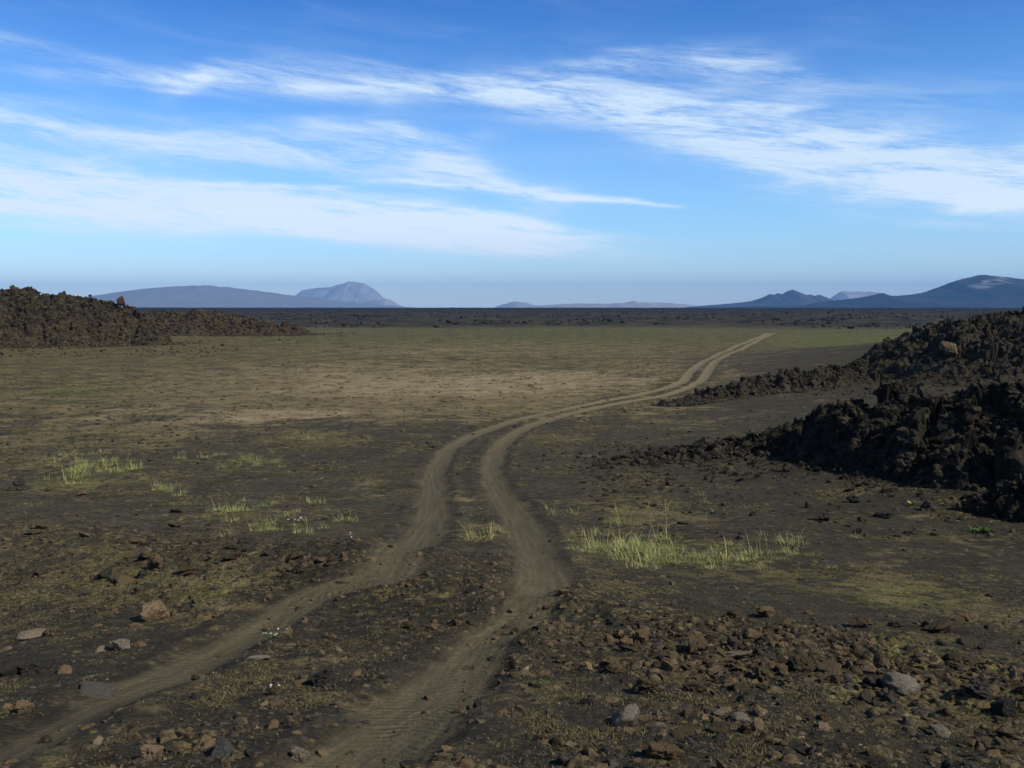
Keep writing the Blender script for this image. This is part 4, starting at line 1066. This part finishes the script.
bands = [
 band([(-100, 184), (0, 190), (150, 203), (300, 214), (450, 229), (570, 242), (640, 250)], [(0, 28), (150, 26), (300, 24), (450, 24), (600, 14)], [(-150, .75), (0, .8), (150, .95), (300, 1.0), (470, .95), (560, .75), (610, .35), (660, .08), (710, 0), (1100, 0)], True),
 band([(0, 128), (130, 140), (300, 150), (450, 168), (560, 200)], [(0, 26), (200, 18), (400, 20), (560, 14)], [(-150, .55), (0, .6), (150, .55), (300, .6), (480, .7), (560, .5), (610, 0), (1100, 0)]),
 band([(60, 74), (200, 80), (350, 86), (480, 91), (600, 106), (750, 136), (900, 164), (1024, 180)], [(60, 7), (200, 11), (350, 13), (480, 16), (620, 27), (760, 36), (900, 36), (1024, 30)], [(-100, .0), (60, .25), (180, .5), (350, .55), (520, .75), (660, .8), (800, .95), (950, 1.0), (1024, .95), (1150, .7)]),
 band([(520, 74), (640, 60), (740, 64), (840, 84), (960, 96)], [(520, 8), (700, 14), (850, 14)], [(480, 0), (540, .2), (680, .4), (780, .35), (880, .12), (960, .12), (1020, .05), (1100, 0)]),
 band([(300, 122), (380, 128), (460, 142)], [(300, 10), (460, 14)], [(270, 0), (320, .3), (430, .4), (500, .15), (540, 0)]),
 band([(-60, 30), (0, 42), (140, 68)], [(0, 10), (140, 7)], [(-100, .3), (0, .35), (100, .3), (150, .05), (200, 0)]),
 band([(150, 95), (220, 70), (300, 62), (400, 66)], [(150, 12), (400, 8)], [(130, 0), (190, .35), (260, .3), (390, .2), (440, 0)]),
 band([(330, 180), (480, 189), (600, 198), (690, 207)], [(330, 3), (560, 4), (690, 2.5)], [(320, 0), (380, .35), (500, .6), (620, .65), (680, .5), (705, 0)]),
 band([(150, 183), (260, 184), (350, 188)], [(150, 3), (350, 2.5)], [(140, 0), (200, .4), (320, .45), (360, 0)]),
 band([(940, 214), (980, 206), (1030, 196)], [(940, 4), (1030, 7)], [(920, 0), (960, .4), (1024, .8), (1100, .8)]),
]
tot = bands[0]
for b_ in bands[1:]: tot = nt.math('ADD', tot, b_)
tex = nt.math('ADD', nt.ramp(streak, 0.30, 0.68, 0.34, 1.22), nt.ramp(fibre, 0.3, 0.7, -0.14, 0.14))
sv3 = nt.node('ShaderNodeCombineXYZ'); nt.l.new(nt.math('MULTIPLY', az, 0.9), sv3.inputs[0]); nt.l.new(nt.math('MULTIPLY', nt.math('ADD', el, nt.math('MULTIPLY', az, 0.14)), 9.0), sv3.inputs[1])
strand = nt.noise(sv3.outputs[0], 1.0, 5, 0.65, 0.8)
tex = nt.math('ADD', tex, nt.ramp(strand, 0.3, 0.7, -0.16, 0.16))
dens = nt.math('ADD', nt.math('MULTIPLY', tot, tex), nt.math('MULTIPLY', bands[0], 0.15))
# thin veil everywhere over the picture's part of the sky
veil = nt.math('MULTIPLY', nt.ramp(streak, 0.42, 0.75), 0.09)
dens = nt.math('ADD', dens, veil)
dens = nt.math('MINIMUM', nt.ramp(dens, -0.10, 0.95, 0.0, 1.0), 0.94)
SKY = 0.10
rp = nt.node('ShaderNodeValToRGB'); nt.l.new(nt.math('DIVIDE', el, 60.0, clamp=True), rp.inputs[0])
TINT = [(0.0, (1.60, 1.74, 2.02)), (1, (1.60, 1.74, 2.02)), (3, (1.26, 1.56, 1.86)), (5, (1.06, 1.48, 1.85)), (9, (.88, 1.34, 1.84)), (11, (.66, 1.17, 1.76)), (17, (.21, .72, 1.44)), (25, (.28, .54, .84)), (45, (.45, .50, .58))]
for k, (e_, c_) in enumerate(TINT):
    el_ = rp.color_ramp.elements[k] if k < 2 else rp.color_ramp.elements.new(e_ / 60)
    el_.position = e_ / 60 if k < 2 else el_.position
    el_.color = (*[q / 2.5 for q in c_], 1)
tint_ = nt.mix(1.0, rp.outputs[0], (2.5, 2.5, 2.5), 'MULTIPLY')
tinted = nt.mix(1.0, sky.outputs[0], tint_, 'MULTIPLY')
CL = 0.80 / SKY
cloudc = nt.mix(nt.ramp(el, 3.5, 9.0), (1.27 * CL, 1.42 * CL, 1.55 * CL), (0.96 * CL, 1.16 * CL, 1.36 * CL))
col = nt.mix(dens, tinted, cloudc)
bg = nt.node('ShaderNodeBackground'); nt.l.new(col, bg.inputs[0]); bg.inputs[1].default_value = SKY
out = nt.node('ShaderNodeOutputWorld'); nt.l.new(bg.outputs[0], out.inputs[0])

# ------------------------------------------------------------------ sun
sl = bpy.data.lights.new('sun', 'SUN'); sl.energy = 5.0; sl.angle = R(0.5); sl.color = (1.0, 0.93, 0.82)
so = link('sun', sl)
a, e = R(SUN_AZ), R(SUN_EL)
to_sun = Vector((math.sin(a) * math.cos(e), math.cos(a) * math.cos(e), math.sin(e)))
so.rotation_euler = to_sun.to_track_quat('Z', 'Y').to_euler()

# ------------------------------------------------------------------ camera and render settings
cd = bpy.data.cameras.new('camera'); co = link('camera', cd, None, (0, 0, EYE))
cd.sensor_width = 36; cd.lens = 36 * F / 1024; cd.clip_start = 0.1; cd.clip_end = 60000
co.rotation_euler = (math.pi / 2 - PITCH, 0, 0)
sc.camera = co
sc.view_settings.view_transform = 'Standard'; sc.view_settings.look = 'None'
sc.view_settings.exposure = 0; sc.view_settings.gamma = 1; sc.view_settings.use_curve_mapping = False
sc.cycles.use_denoising = True
try: sc.cycles.denoiser = 'OPENIMAGEDENOISE'
except Exception: pass
sc.cycles.max_bounces = 4; sc.cycles.diffuse_bounces = 2; sc.cycles.volume_bounces = 0
